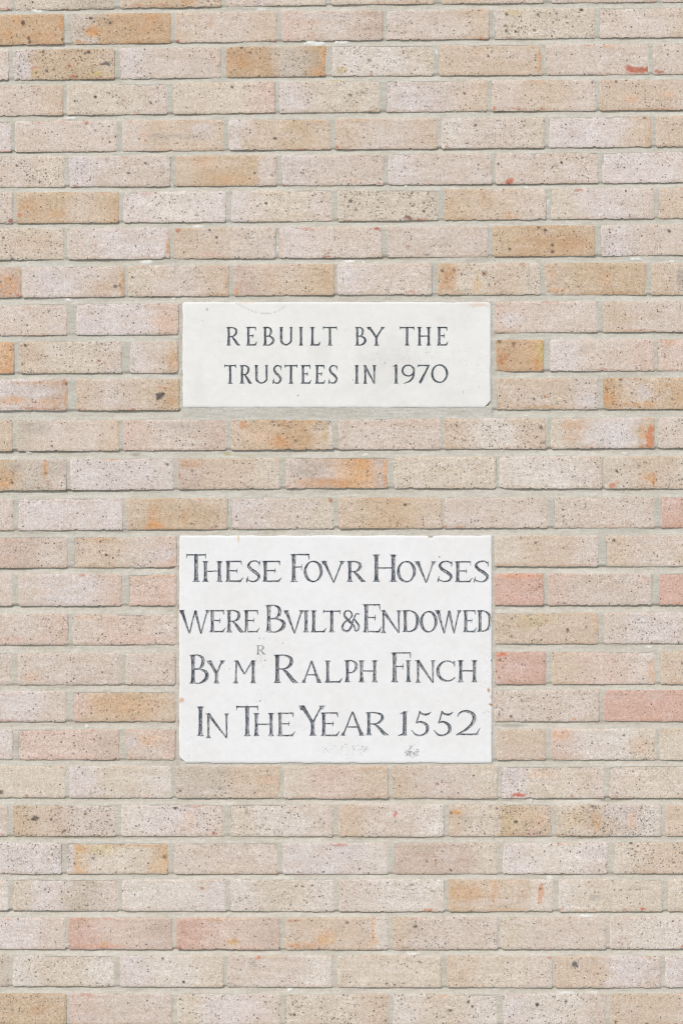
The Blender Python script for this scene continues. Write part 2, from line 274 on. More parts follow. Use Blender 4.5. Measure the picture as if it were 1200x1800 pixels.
# marks seen on the bricks: x, y, rx, ry, colour, strength
RED=(192,94,58); ORG=(212,149,84); TAN=(202,150,100); BLK=(70,60,52); YEL=(206,184,110); WHT=(226,218,208); PCH=(226,188,158); BLU=(78,84,88); LIL=(216,206,204); RST=(184,112,60); GRY=(178,170,160); PNK=(216,182,166)
MARKS = [
 (28,35,6,9,ORG,.6),(15,62,9,10,ORG,.55),(41,40,4,4,BLK,.8),(51,67,3.2,3.2,BLK,.95),(53,74,3.2,2.6,BLK,.95),(110,70,2.6,2.6,BLK,.9),(108,40,4,14,ORG,.5),(75,66,30,9,TAN,.5),
 (160,32,3.5,2.5,BLK,.8),(194,40,2.6,2.6,BLK,.9),(171,59,3,2.8,BLK,.9),(163,55,14,10,ORG,.75),(270,32,14,10,ORG,.4),(255,50,20,10,TAN,.4),(140,75,12,4,ORG,.5),(240,76,30,3,ORG,.4),
 (312,72,6,3.5,RED,.9),(484,73,4,3,RED,.7),(370,40,8,10,TAN,.3),(548,62,7,6,ORG,.35),(553,38,12,6,TAN,.3),(570,30,50,6,LIL,.4),
 (22,130,7,12,LIL,.8),(40,118,18,14,LIL,.6),(61,120,7,3,RED,.6),(62,129,6,7,YEL,.7),(77,91,2.5,2.2,BLK,.8),(156,92,3,3,BLK,.85),(184,112,8,3.6,(60,58,60),1),(176,113,3,3,RST,.6),(123,115,2.8,5,RST,.8),(83,125,2.2,2.2,BLK,.8),(95,122,2,2,BLK,.6),(130,135,6.5,3,RED,.9),(175,129,26,2.4,YEL,.6),(185,137,20,3,ORG,.35),
 (375,95,10,12,PCH,.3),(386,106,3,9,ORG,.35),(424,84,3,2.4,BLK,.8),(440,93,2.4,2.4,BLK,.7),(428,112,10,8,ORG,.5),(418,102,20,14,TAN,.4),(570,95,3,20,ORG,.7),(560,128,14,4,ORG,.6),(432,98,3,3,RST,.5),(550,105,8,20,GRY,.4),
 (600,122,8,6,YEL,.5),(590,142,12,2.5,YEL,.5),(649,106,3,2.6,BLK,.6),(652,126,2,2,BLK,.6),(948,110,3.5,20,ORG,.65),(858,98,2.2,2.2,BLK,.7),
 (1066,80,12,5,PCH,.6),(1120,124,21,5.5,RED,.95),(1106,119,8,4,RED,.8),(1138,121,4,5,RED,.9),(1158,126,8,3,RED,.8),(1108,130,9,3,PNK,.8),
 (168,171,3.2,2.8,BLK,.9),(132,178,2.2,2.2,BLK,.8),(109,179,2,2.4,RST,.8),(265,181,2,2,BLK,.8),(408,153,2.4,2.4,BLK,.8),(435,150,6,1.2,BLK,.8),(430,153,3,1.4,BLK,.7),(475,160,10,16,PNK,.3),(490,170,20,22,LIL,.5),
 (616,167,2.6,2.4,BLK,.8),(627,163,2.2,2.2,BLK,.6),(635,162,2,2.2,BLK,.7),(735,154,2,2,BLK,.9),(816,164,2.6,2.2,BLK,.85),(740,175,50,24,LIL,.5),(868,191,3.2,3,RED,.8),(910,191,16,2,RED,.6),(953,192,5,2,RED,.6),(884,190,2.5,1.6,RED,.5),
 (1082,143,2.8,2.2,BLK,.8),(1110,172,13,8,PCH,.7),(1172,166,14,6,PCH,.6),(1112,175,6,1.5,RED,.4),(1150,192,40,1.5,RED,.4),(940,146,18,5,TAN,.3),
 (152,216,4,3,RED,.8),(67,216,3,2,RED,.6),(115,215,14,1.4,RED,.35),(167,229,2,2,BLK,.5),(356,230,22,14,LIL,.5),(254,240,6,12,PCH,.5),(229,213,4,1.8,RED,.5),(305,240,45,4,GRY,.5),
 (483,243,2.8,2.8,BLK,.85),(592,258,3,2.4,RED,.8),(590,217,5,5,PNK,.5),(560,214,14,4,TAN,.4),
 (785,258,4,2.2,RED,.7),(835,220,2,2,BLK,.9),(1132,207,3,3,BLK,.6),(1000,235,30,16,LIL,.5),(1140,240,5,22,TAN,.3),(686,212,6,2.5,ORG,.3),(640,210,30,4,TAN,.35),
 (30,291,2.4,2,BLK,.8),(226,304,3.2,2.4,BLK,.9),(187,281,2,2,BLK,.6),(256,287,2.4,2.4,BLK,.7),(448,304,2.4,3,BLK,.7),(478,308,2,2,BLK,.7),(140,290,18,20,LIL,.4),(360,285,30,10,PCH,.4),(410,315,40,8,ORG,.3),(132,327,4,1.8,RED,.8),
 (865,273,3,2.4,(50,38,32),1),(876,288,2.2,2.4,BLK,.8),(986,285,2.6,2.2,BLK,.9),(895,319,7,5.5,RED,.95),(497,325,5,2,RED,.7),(665,322,5,2,RED,.5),(620,318,20,5,ORG,.25),
 (19,388,5,3.2,(150,62,36),.9),(35,378,4.4,4,RED,.8),(100,375,14,8,ORG,.4),(50,365,15,20,TAN,.4),(205,365,4,22,ORG,.25),(260,339,16,1.8,RED,.4),(467,357,2.4,2.4,BLK,.85),(468,371,1.8,1.8,BLK,.6),
 (616,353,3,3,BLK,.8),(626,369,2.4,2.4,BLK,.9),(612,363,2,2,BLK,.8),(744,371,2.4,2.2,BLK,.9),(716,383,7,3,(120,50,38),.9),(740,386,14,2.4,RED,.5),(722,375,2,2,BLK,.5),(895,380,12,6,ORG,.35),(852,350,12,18,TAN,.35),(1016,334,7,2.5,RED,.7),(971,374,2,2,RED,.7),
 (7,418,2.6,2.2,BLK,.9),(115,436,3,6,GRY,.5),(168,432,3,3,RED,.5),(55,430,50,20,TAN,.2),(296,430,5,22,TAN,.6),(313,405,4,4,RED,.7),(368,405,2.4,2.2,BLK,.85),(381,417,2.6,2.2,BLK,.85),(382,427,2,2,BLK,.7),(370,448,22,4,PNK,.6),
 (540,402,14,1.8,RED,.6),(570,402,6,1.5,RED,.5),(574,451,7,2.4,RED,.8),(581,439,3,1.6,RED,.6),(492,430,4,24,ORG,.35),(662,402,7,2.6,RED,.85),(718,433,3,3,RED,.4),(750,448,6,1.6,BLK,.4),
 (958,405,3,2.2,BLK,.9),(970,431,3,2.4,BLK,.9),(970,443,3.4,3,(84,44,30),.95),(895,438,2.6,2.4,BLK,.8),(1038,435,2.2,2.2,BLK,.8),(992,434,2.2,2,BLK,.7),(946,400,3,2,BLK,.7),(1010,430,28,14,TAN,.5),(1175,406,3,2.6,BLK,.9),(1085,430,26,18,LIL,.5),
 (15,500,22,20,ORG,.6),(33,519,4,2.5,RED,.8),(33,478,4,3,YEL,.6),(203,503,3.6,3,(60,45,42),.9),(211,502,3,3,BLK,.7),(216,500,4,22,ORG,.55),(180,508,14,14,TAN,.35),(85,495,26,20,LIL,.5),(233,488,2.2,2.2,BLK,.8),(282,480,8,8,TAN,.3),(398,500,5,18,TAN,.35),
 (420,500,8,10,PNK,.5),(415,512,5,8,ORG,.5),(520,470,30,2,PNK,.5),(470,475,8,14,PNK,.35),(602,490,2,2,BLK,.7),(723,513,6,1.6,RED,.7),
 (777,476,3.4,3,(90,48,30),.95),(797,475,2.6,3,(90,48,30),.9),(786,492,2.2,2.4,RST,.9),(789,490,12,26,TAN,.6),(773,508,3,8,ORG,.6),(850,481,3,3,BLK,.9),(850,482,4,5,RST,.5),(838,502,9,12,PCH,.7),(838,495,4,18,YEL,.25),(859,501,1.6,3,BLK,.8),(886,492,2,2.5,RST,.6),(917,464,10,2.5,RED,.5),(930,490,4,18,GRY,.4),
 (970,482,5,22,ORG,.3),(978,510,14,5,ORG,.45),(1065,495,10,20,ORG,.3),(1085,515,14,3,TAN,.4),(1195,490,8,24,GRY,.7),
 (86,547,2.6,2,BLK,.8),(118,571,3,2,RED,.5),(104,575,8,6,LIL,.5),(160,570,28,14,LIL,.5),(290,565,22,18,PCH,.4),(898,562,18,12,(228,224,224),.6),(962,530,14,2,RED,.5),(1120,580,30,3,ORG,.3),
 (45,607,2.8,2.8,BLK,.85),(175,634,3,3,RED,.7),(40,640,2,2,BLK,.6),(12,650,13,5,ORG,.3),(234,634,4,7,GRY,.8),(305,635,8,18,ORG,.45),(18,630,6,24,ORG,.3),
 (880,630,10,16,ORG,.6),(880,633,4,5,RST,.8),(902,604,3.5,3.5,(130,60,30),.9),(891,625,5,4,RST,.5),(948,620,6,24,YEL,.75),(943,640,6,10,ORG,.7),(898,596,14,3,RST,.4),(890,651,14,2,RST,.5),(877,600,4,4,BLK,.6),(1040,629,2.4,1.8,BLK,.6),(1062,650,14,1.6,RED,.5),(1175,600,14,8,ORG,.3),
 (50,688,50,8,LIL,.8),(20,704,26,8,ORG,.55),(75,708,30,7,ORG,.35),(113,672,4,8,RST,.55),(117,675,2.4,2.4,BLK,.7),(60,673,45,3,TAN,.5),(60,718,55,2.2,RST,.6),(115,700,3,14,ORG,.6),
 (282,695,6.5,6,(62,58,66),1),(287,692,2.6,2.6,BLK,1),(278,701,3,2,BLK,.9),(302,705,8,8,ORG,.45),(282,682,6,5,ORG,.35),(234,720,4,1.8,RED,.8),(140,718,14,4,TAN,.4),(300,683,10,12,TAN,.3),
 (958,698,2.4,2.4,RST,.9),(938,701,2.2,2.2,BLK,.8),(1090,667,3.4,2.2,BLK,.9),(1064,680,2.6,2.6,RST,.9),(1077,690,2,2,BLK,.7),(1109,691,2.6,2,BLK,.7),(1171,678,2.6,2.6,RST,.9),(1170,665,2.2,2,RST,.6),(1130,690,12,14,LIL,.75),(1138,710,16,5,ORG,.5),(1070,700,14,10,ORG,.5),(1190,690,12,20,ORG,.3),(1035,705,20,14,LIL,.6),(1105,712,30,5,ORG,.4),(940,715,60,3,ORG,.3),
 (65,752,26,10,GRY,.6),(92,784,2.4,2.2,BLK,.8),(120,752,12,8,GRY,.4),(222,770,5,18,PNK,.5),(320,748,50,6,GRY,.35),(396,770,4,20,PNK,.5),
 (428,748,6,7,ORG,.85),(425,744,2,4,RST,.6),(490,775,17,12,ORG,.6),(490,768,4,3,RST,.6),(498,742,6,5,ORG,.5),(490,748,2.4,2.4,BLK,.7),(520,775,3,3,BLK,.5),(550,740,16,3,ORG,.5),(581,765,6,22,(224,214,202),.8),(573,760,4,18,YEL,.5),(460,768,20,12,PCH,.5),(505,784,8,3,RST,.5),
 (950,751,2.8,2.8,(80,44,34),.95),(802,747,2.2,2.2,BLK,.8),(700,745,70,4,TAN,.25),(955,778,4,3,BLK,.5),
 (1006,748,20,10,ORG,.4),(1003,770,16,10,ORG,.3),(1070,765,34,20,(224,218,216),.7),(1142,768,6.5,22,(206,120,60),.9),(1133,785,12,3,RST,.6),(1128,760,8,12,ORG,.5),
 (20,835,22,14,ORG,.3),(10,850,12,8,ORG,.65),(80,820,4,22,ORG,.6),(81,828,3,4,ORG,.8),(81,832,2,2.6,BLK,.6),(22,848,2.4,2.6,BLK,.85),(68,858,3,1.8,BLK,.6),(85,846,3,3,RST,.6),(28,822,16,8,GRY,.5),(100,825,14,18,GRY,.35),
 (294,816,3,2.4,(80,50,50),.9),(190,806,30,2,ORG,.6),(205,806,30,1.6,ORG,.4),(338,828,2.4,2,BLK,.8),(427,815,2,2,BLK,.8),(316,835,3,4,RST,.5),(335,815,20,8,TAN,.5),
 (620,805,65,3,ORG,.6),(636,832,17,26,(224,172,118),.6),(640,812,12,12,(224,164,98),.5),(679,830,5,28,(220,156,98),.7),(560,848,40,8,ORG,.6),(604,850,18,8,ORG,.5),(600,830,14,16,PCH,.5),(540,825,30,14,GRY,.4),(505,855,4,3,RED,.5),(548,840,1.8,1.8,RED,.6),
 (740,803,22,2.5,YEL,.4),(843,803,22,2,YEL,.4),(801,834,1.8,1.8,BLK,.8),(945,803,7,2.2,RED,.6),(1083,828,2.6,2.2,BLK,.9),(1122,818,1.8,1.8,BLK,.7),(1148,834,2.4,3,RST,.7),(1138,838,12,8,ORG,.55),(1147,845,3,9,ORG,.8),(1076,853,7,3.5,(206,110,60),.85),(1085,848,5,3,ORG,.5),(1190,855,10,3,ORG,.3),
 (270,910,10,22,ORG,.35),(272,924,14,7,(226,156,84),.75),(325,910,6,20,TAN,.4),(337,921,2.6,2.2,BLK,.8),(380,925,2.4,2.2,BLK,.8),(383,907,2,2,BLK,.6),(582,879,4.5,3.4,RST,.85),(587,922,3,4,ORG,.6),(415,930,12,2,RST,.3),(712,887,2.8,2.6,BLK,.85),(690,882,14,4,TAN,.3),(783,925,3,3,RST,.7),(805,928,8,2,RST,.6),(1102,922,2,2,RST,.6),
 (20,950,16,4,PNK,.6),(15,985,20,8,PNK,.5),(187,976,2.8,2.4,BLK,.95),(145,972,1.8,1.8,BLK,.8),(285,972,22,12,LIL,.6),(165,948,30,6,ORG,.25),(305,990,8,8,PNK,.6),(76,1040,20,6,PCH,.2),(146,1010,6,2.5,RED,.6),
 (915,945,2,2,BLK,.7),(941,954,2.2,2.6,BLK,.8),(1079,950,2,3,BLK,.9),(885,994,14,2,RST,.4),(1020,994,30,1.6,RST,.4),
 (275,1012,35,3,ORG,.4),(270,1060,45,5,PNK,.5),(290,1040,14,16,PNK,.5),(910,1012,40,5,(226,160,125),.6),(880,1040,10,20,PNK,.6),(1122,1012,2,2,BLK,.8),(1010,1012,36,5,PNK,.4),(1130,1020,14,7,PNK,.4),
 (20,1125,40,5,PNK,.6),(60,1120,50,5,PNK,.3),(260,1125,45,5,PNK,.5),(150,1085,18,4,ORG,.3),(997,1107,3,3.2,BLK,.75),(898,1119,2.6,2.6,BLK,.6),(960,1092,2,2,RST,.8),(911,1101,2,2,RST,.7),(940,1090,40,12,YEL,.25),(1045,1090,6,14,PCH,.5),
 (155,1193,16,6,(190,170,150),.5),(55,1190,14,8,PCH,.6),(880,1149,9,3.5,(226,110,60),.9),(910,1175,34,16,PNK,.4),(878,1160,2,2,BLK,.8),(1145,1180,6,20,PCH,.6),
 (170,1225,20,12,PCH,.5),(145,1250,14,16,PNK,.35),(220,1240,60,18,(216,170,124),.4),(249,1218,2.4,1.8,BLK,.9),(235,1264,4,1.8,RST,.7),(10,1266,20,2,RED,.5),(898,1259,3,2.4,BLK,.8),(877,1255,2,3,BLK,.7),(1008,1265,4,2.6,ORG,.8),(1000,1224,3,2,RED,.3),
 (60,1290,30,4,PNK,.5),(120,1330,80,5,PNK,.45),(230,1305,9,14,LIL,.7),(265,1300,22,14,PCH,.6),(985,1290,16,10,PCH,.7),(1096,1292,2.2,2,BLK,.9),(1045,1315,40,10,(222,212,206),.5),(1125,1310,22,14,PCH,.4),(972,1295,4,10,PCH,.4),
 (2,1393,4,4,(60,45,42),.9),(47,1398,3,2.2,RED,.8),(306,1378,5,14,YEL,.35),(316,1390,2,2,BLK,.7),(470,1370,20,8,PCH,.5),(768,1378,3.4,2.4,(150,60,55),.85),(912,1398,11.5,3.8,(204,92,58),1),(1005,1400,4,1.6,RST,.6),(905,1365,20,14,LIL,.6),(950,1360,24,8,PCH,.4),(660,1350,26,4,ORG,.25),
 (63,1439,6.5,4.5,(68,52,46),.95),(58,1439,3,2,BLK,.6),(90,1440,2,2,BLK,.7),(114,1460,2.6,2,BLK,.85),(150,1431,2.4,2,BLK,.8),(94,1450,2,1.8,BLK,.6),(188,1432,2.4,2,RST,.6),(308,1420,3.4,2.6,BLK,.9),(350,1417,14,2,RED,.55),(376,1464,3,2.6,(190,70,60),.8),(332,1445,14,20,PCH,.35),
 (693,1431,3.2,6,(200,84,74),.85),(800,1428,12,4,(216,160,84),.85),(792,1429,3,3,(120,66,40),.8),(906,1444,3.4,2.4,BLK,.9),(885,1456,2.6,2.2,(84,50,44),.85),(841,1463,3,1.6,RST,.5),(936,1464,14,4.5,PNK,.75),(890,1445,8,18,YEL,.35),(950,1440,10,16,PCH,.5),(870,1448,24,10,GRY,.25),(820,1440,10,14,GRY,.3),
 (1040,1417,3.4,2.6,(60,60,62),.95),(1011,1440,2.8,2.6,BLK,.9),(1017,1443,2.4,2.4,BLK,.85),(1043,1444,2.6,2.4,BLK,.9),(1051,1449,2,2.4,BLK,.7),(1024,1419,2.2,2.2,BLK,.7),(1036,1436,2.2,2,BLK,.8),(1060,1455,2,2,BLK,.9),(1048,1445,6,16,(222,176,130),.65),(1005,1440,24,18,(222,196,160),.5),(1085,1425,26,12,LIL,.6),(1110,1445,4,18,PCH,.7),
 (124,1508,8,30,(214,206,202),.95),(290,1508,7,28,(216,176,124),.75),(289,1506,4,3.4,(110,78,50),.85),(164,1509,3,2,BLK,.7),(180,1494,24,10,(212,190,120),.4),(140,1490,8,8,(220,176,120),.6),(232,1487,50,3,ORG,.45),(280,1524,20,8,(226,196,160),.6),(595,1485,12,2.4,RED,.6),(487,1535,3,3,ORG,.6),
 (750,1514,2,2.2,BLK,.7),(792,1530,2.8,1.8,BLK,.8),(1108,1482,3.4,2.2,BLK,.9),(1137,1483,2,2.4,(90,50,44),.8),(1118,1497,2,2,BLK,.7),(740,1490,30,10,(196,180,160),.5),
 (355,1561,3,2.6,RST,.8),(520,1558,2,2,BLK,.8),(531,1558,2.4,2,BLK,.9),(752,1600,10,2.4,(214,120,70),.85),(760,1598,4,2,ORG,.5),(820,1570,30,14,(220,172,126),.5),(868,1570,6,22,(222,164,110),.5),(950,1570,4,20,(220,160,120),.8),(949,1563,2.6,2.6,(90,60,44),.85),(1044,1578,12,5,(190,180,170),.8),(1076,1549,2,2,BLK,.7),(984,1598,5,1.8,RST,.8),(1043,1599,3,1.6,RST,.8),(1129,1598,5,2,(206,90,54),.95),(1097,1599,4,1.6,RST,.6),(885,1600,60,3,ORG,.25),
 (180,1663,40,4,(214,130,90),.35),(184,1660,7,5,(216,164,104),.5),(408,1656,9,6,(216,176,112),.7),(316,1664,5,2.6,RED,.55),(380,1617,14,2,ORG,.5),(313,1630,3,20,PNK,.7),(98,1656,2,2,BLK,.6),(520,1662,46,5,(222,172,130),.7),(660,1655,8,5,(224,190,150),.5),(572,1650,16,10,(222,180,130),.7),(575,1638,12,8,PCH,.6),(656,1640,5,22,PCH,.8),(672,1640,7,22,(214,204,192),.8),(516,1618,14,2,RST,.5),(1198,1664,3,3,RED,.8),(730,1628,2.6,2.6,BLK,.85),(610,1621,3,2,BLK,.7),
 (455,1683,4,3.4,(222,130,86),.9),(446,1694,4.6,7,(180,174,164),.95),(286,1685,2,2,BLK,.8),(323,1726,2.8,2.6,BLK,.9),(737,1691,1.8,1.8,BLK,.8),(679,1729,2.2,2.2,BLK,.8),(694,1731,2.2,2.2,BLK,.8),(1009,1695,6,5.4,(72,80,84),1),(1064,1714,2.2,2.2,BLK,.8),(1050,1712,1.8,1.8,BLK,.7),(1140,1682,4,2.4,ORG,.8),(965,1683,4,2,RED,.6),(848,1734,2,1.6,RED,.6),(1000,1720,30,14,(218,192,166),.5),(1130,1705,30,16,LIL,.5),
 (205,1746,3.4,2.2,BLK,.5),(466,1761,2.4,2,BLK,.9),(453,1790,2.6,2,(90,64,50),.9),(511,1784,2.2,2.2,BLK,.8),(517,1784,2.8,2.4,BLK,.85),(791,1776,3.4,2.8,(86,60,50),.95),(823,1762,2.6,2,BLK,.9),(830,1769,2.4,2.2,BLK,.85),(881,1798,3,2.4,RED,.8),(944,1766,3.8,3,BLK,.95),(971,1752,2,2,BLK,.85),(994,1760,2.8,2.4,BLK,.9),(955,1785,2,2,BLK,.6),(1081,1796,2.6,2.2,BLK,.8),(1136,1799,2.6,2,BLK,.8),(218,1783,5,4,(180,172,164),.7),(778,1752,10,3,PCH,.8),(150,1748,14,2,RED,.4),(68,1775,14,8,TAN,.4),(150,1790,20,6,LIL,.4),
 (240,10,14,2,RED,.55),(280,8,14,2,RST,.5),(333,4,12,6,ORG,.4),(366,2,2.2,2.2,BLK,.8),(385,0,4,14,ORG,.4),(460,4,14,7,(224,212,212),.6),(733,2,2,2,BLK,.7),(10,16,10,1.6,RED,.6),(705,14,14,1.4,RST,.4),(845,69,5,2.6,(210,96,56),.85),(690,70,50,1.4,RED,.3),(852,68,3,1.6,RED,.4),
 (890,25,2.8,2.6,BLK,.9),(1021,17,3.6,2.6,BLK,.95),(888,45,2.4,2.2,BLK,.9),(900,46,2,2,BLK,.8),(889,54,2,2,BLK,.8),(905,55,2.6,2,BLK,.9),(939,53,2.8,2,BLK,.8),(971,39,2,2.2,BLK,.8),(997,40,2.4,2.2,BLK,.8),(994,30,1.8,1.8,BLK,.8),(945,26,2.2,1.8,BLK,.8),(873,35,6,18,(218,206,200),.8),(893,66,6,2,RED,.4),(900,20,20,6,YEL,.3),
]
MARKS = np.array([(m[0], m[1], m[2], m[3], *(surf(m[4]) * (1.0 if m[4] in (BLK, BLU) else 0.80) + (0 if m[4] in (BLK, BLU) else 0.20) * MID), m[5] * (0.92 if m[4] in (ORG, PNK, TAN) else 1)) for m in MARKS])

def face_colour(X, Y, x0, x1, yt, yb, tones, seed):
    u = (X - x0) / (x1 - x0) + 0.10 * fbm(X / 26, Y / 18, seed, 2)
    T = np.array([TONE[c] for c in tones])
    if len(T) == 1: T = np.vstack([T, T])
    k = np.clip(u, 0, 1) * (len(T) - 1)
    # sharper than a plain blend, as kiln marks are
    i = np.clip(np.floor(k).astype(int), 0, len(T) - 2); f = sstep(0.2, 0.8, k - i)[..., None]
    col = T[i] * (1 - f) + T[i + 1] * f
    bl = sstep(0.1, 0.75, fbm(X / 46, Y / 24, seed + 5, 3))[..., None]
    col = col * (1 - 0.30 * bl) + TONE['L'] * 0.30 * bl
    bt = sstep(0.15, 0.8, fbm(X / 40, Y / 20, seed + 9, 3))[..., None]
    col = col * (1 - 0.24 * bt) + TONE['T'] * 0.24 * bt
    # warmer burnt rim, broken up by noise
    d = np.minimum(np.minimum(X - x0, x1 - X), np.minimum((Y - yt) * 1.1, (yb - Y) * 0.8))
    rim = sstep(6.5, 0.5, d + 2.0 * fbm(X / 9, Y / 9, seed + 3, 2)) * sstep(-0.35, 0.7, fbm(X / 30, Y / 30, seed + 17, 2))
    rim = rim[..., None]
    col = col * (1 - 0.5 * rim) + (col * np.array([0.97, 0.87, 0.76])) * 0.5 * rim
    # rare red specks on the lower and upper arris
    sp = sstep(0.62, 0.82, vn(X / 5.5, Y / 3.5, seed + 23)) * sstep(4.5, 2.0, np.minimum(yb - Y, Y - yt)) * sstep(0.1, .6, vn(X / 40, 0 * Y, seed + 29))
    sp = sp[..., None] * 0.55
    col = col * (1 - sp) + surf((200, 110, 72)) * sp
    return col
def apply_marks(col, X, Y):
    x0, x1, y0, y1 = X.min(), X.max(), Y.min(), Y.max()
    for m in MARKS:
        if x0 - 30 < m[0] < x1 + 30 and y0 - 6 < m[1] < y1 + 6 and x0 <= m[0] <= x1 + 2 and y0 - 3 <= m[1] <= y1 + 4:
            big = max(m[2], m[3]) > 5
            nx = X + (2.6 if big else 0.8) * fbm(X / (7 if big else 3.5), Y / (7 if big else 3.5), int(m[0]), 2) * (1.6 if big else 1)
            ny = Y + (2.2 if big else 0.8) * fbm(X / (6 if big else 3.5), Y / (6 if big else 3.5), int(m[1]) + 40, 2) * (1.4 if big else 1)
            q = np.sqrt(((nx - m[0]) / m[2]) ** 2 + ((ny - m[1]) / m[3]) ** 2)
            soft = 0.55 if big and m[7] < 0.8 else 0.25
            a = sstep(1 + soft, 1 - soft, q)
            if big and m[7] < 0.79: a = a * (1.1 + 0.5 * vn(X / 3.5, Y / 3.5, int(m[0]) + 9)) * (0.95 + 0.35 * vn(X / 8, Y / 8, int(m[1])))
            a = np.clip(m[7] * a, 0, 1)[..., None]
            col = col * (1 - a) + m[4:7] * a
    return col

def grid_faces(nu, nv, off=0):
    i = np.arange((nu) * (nv)).reshape(nv, nu) + off
    return np.stack([i[:-1, :-1], i[1:, :-1], i[1:, 1:], i[:-1, 1:]], -1).reshape(-1, 4)

def brick_mesh(x0, x1, top, bot, tones, pits, seed, step=2.3, marks=True):
    rnd = random.Random(seed)
    nu = max(6, int((x1 - x0) / step) + 1); nv = max(4, int(54 / step) + 1)
    if step < 5:
        e = np.linspace(0, 1, nu); f = np.linspace(0, 1, nv)
    else:
        e = np.linspace(0, 1, nu); f = np.linspace(0, 1, nv)
    U, V = np.meshgrid(e, f)
    xs = x0 + (x1 - x0) * e
    yt = yline(top, xs) if not callable(top) else top(xs)
    yb = yline(bot, xs) if not callable(bot) else bot(xs)
    ym = yt.mean()
    et = 0.7 * fbm(xs / 14, ym, seed, 2) + 0.5 * fbm(xs / 5, ym, seed + 1, 2)
    eb = 0.8 * fbm(xs / 18, ym, seed + 2, 2) + 0.6 * fbm(xs / 4.5, ym, seed + 3, 2)
    eb = eb - 1.5 * sstep(0.5, 0.85, vn(xs / 7, ym, seed + 4))          # small losses along the lower arris
    for sgn, arr in ((1, et), (-1, eb)):
        for side in (0, 1):
            r = rnd.uniform(1.0, 4.5)
            dx = (xs - x0) if side == 0 else (x1 - xs)
            q = np.clip((r - dx) / r, 0, 1)
            arr += sgn * r * (1 - np.sqrt(1 - q * q * 0.98))
    ys = f * 54
    el = 0.7 * fbm(ys / 12, x0, seed + 6, 2) + 0.35 * fbm(ys / 4, x0, seed + 7, 2)
    er = 0.7 * fbm(ys / 12, x1, seed + 8, 2) + 0.35 * fbm(ys / 4, x1, seed + 10, 2)
    XX = (x0 + el)[:, None] * (1 - U) + (x1 + er)[:, None] * U
    YY = (yt + et)[None, :] * (1 - V) + (yb + eb)[None, :] * V
    yt2 = np.broadcast_to(yt, XX.shape); yb2 = np.broadcast_to(yb, XX.shape)
    d = np.minimum(np.minimum(XX - x0, x1 - XX), np.minimum(YY - yt2, yb2 - YY)) + 0.9 * fbm(XX / 7, YY / 7, seed + 12, 2)
    depth = 0.9e-3 * sstep(2.8, -0.6, d) ** 1.3
    depth += 0.00028 * fbm(XX / 22, YY / 14, seed + 13, 2) + 0.00020 * vn(XX / 5, YY / 4, seed + 14)
    depth += rnd.uniform(-0.0007, 0.0007) + rnd.uniform(-0.0006, 0.0006) * (U - .5) * 2 + rnd.uniform(-0.0006, 0.0006) * (V - .5) * 2
    col = face_colour(XX, YY, x0, x1, yt2, yb2, tones, seed)
    col *= 1 + rnd.uniform(-0.02, 0.02)
    if marks: col = apply_marks(col, XX, YY)
    P = np.stack([WX(XX), depth, WZ(YY)], -1).reshape(-1, 3)
    F = grid_faces(nu, nv)
    # sides, with their own vertices for a crisp arris
    idx = np.arange(nu * nv).reshape(nv, nu)
    loop = np.concatenate([idx[0, :], idx[1:, -1], idx[-1, -2::-1], idx[-2:0:-1, 0]])
    A = P[loop]; B = A.copy(); B[:, 1] = 0.05
    n0 = len(P); n = len(loop)
    k = np.arange(n); k2 = (k + 1) % n
    SF = np.stack([n0 + k, n0 + k2, n0 + n + k2, n0 + n + k], -1)
    cf = col.reshape(-1, 3)
    P = np.concatenate([P, A, B]); F = np.concatenate([F, SF])
    cf = np.concatenate([cf, cf[loop], cf[loop]])
    pt = np.full(len(P), (0.15, 0.62, 1.1, 1.75)[pits] * rnd.uniform(0.6, 1.3)) * (1 + 0.5 * fbm(P[:, 0] / S / 45, P[:, 2] / S / 30, seed + 50, 2))
    return P, F, cf, pt

# ---------------------------------------------------------------- ground
gz = 0.0
n = 30
gx, gy = np.meshgrid(np.linspace(-60, 60, n), np.linspace(-60, 0.3, n))
G = np.stack([gx, gy, np.zeros_like(gx)], -1).reshape(-1, 3)
g = build('ground', G, grid_faces(n, n)[:, ::-1], M_GROUND)
g['kind'] = 'structure'

# ---------------------------------------------------------------- the brick wall
wall = empty('brick_wall', (0, 0, 0), 'pale buff brick wall with grey weathered mortar joints around both inscribed plaques', 'wall')
outer = []                                    # brickwork past the edge of the survey, one joined part
seed = 100
BR = []
for ci, (top, bot, txt) in enumerate(COURSES):
    for (x0, x1, tn, pt) in parse(txt):
        seed += 7
        BR.append((ci, x0, x1))
        if x1 < -3:
            outer.append(brick_mesh(x0, x1, top, bot, tn, pt, seed, 9, False)); continue
        P, F, cf, pv = brick_mesh(x0, x1, top, bot, tn, pt, seed)
        build('brick', P, F, M_BRICK, wall, {'tone': cf, 'pits': pv},
              loc=(WX((x0 + x1) / 2), 0, WZ((float(yline(top, x0)) + float(yline(bot, x1))) / 2)))
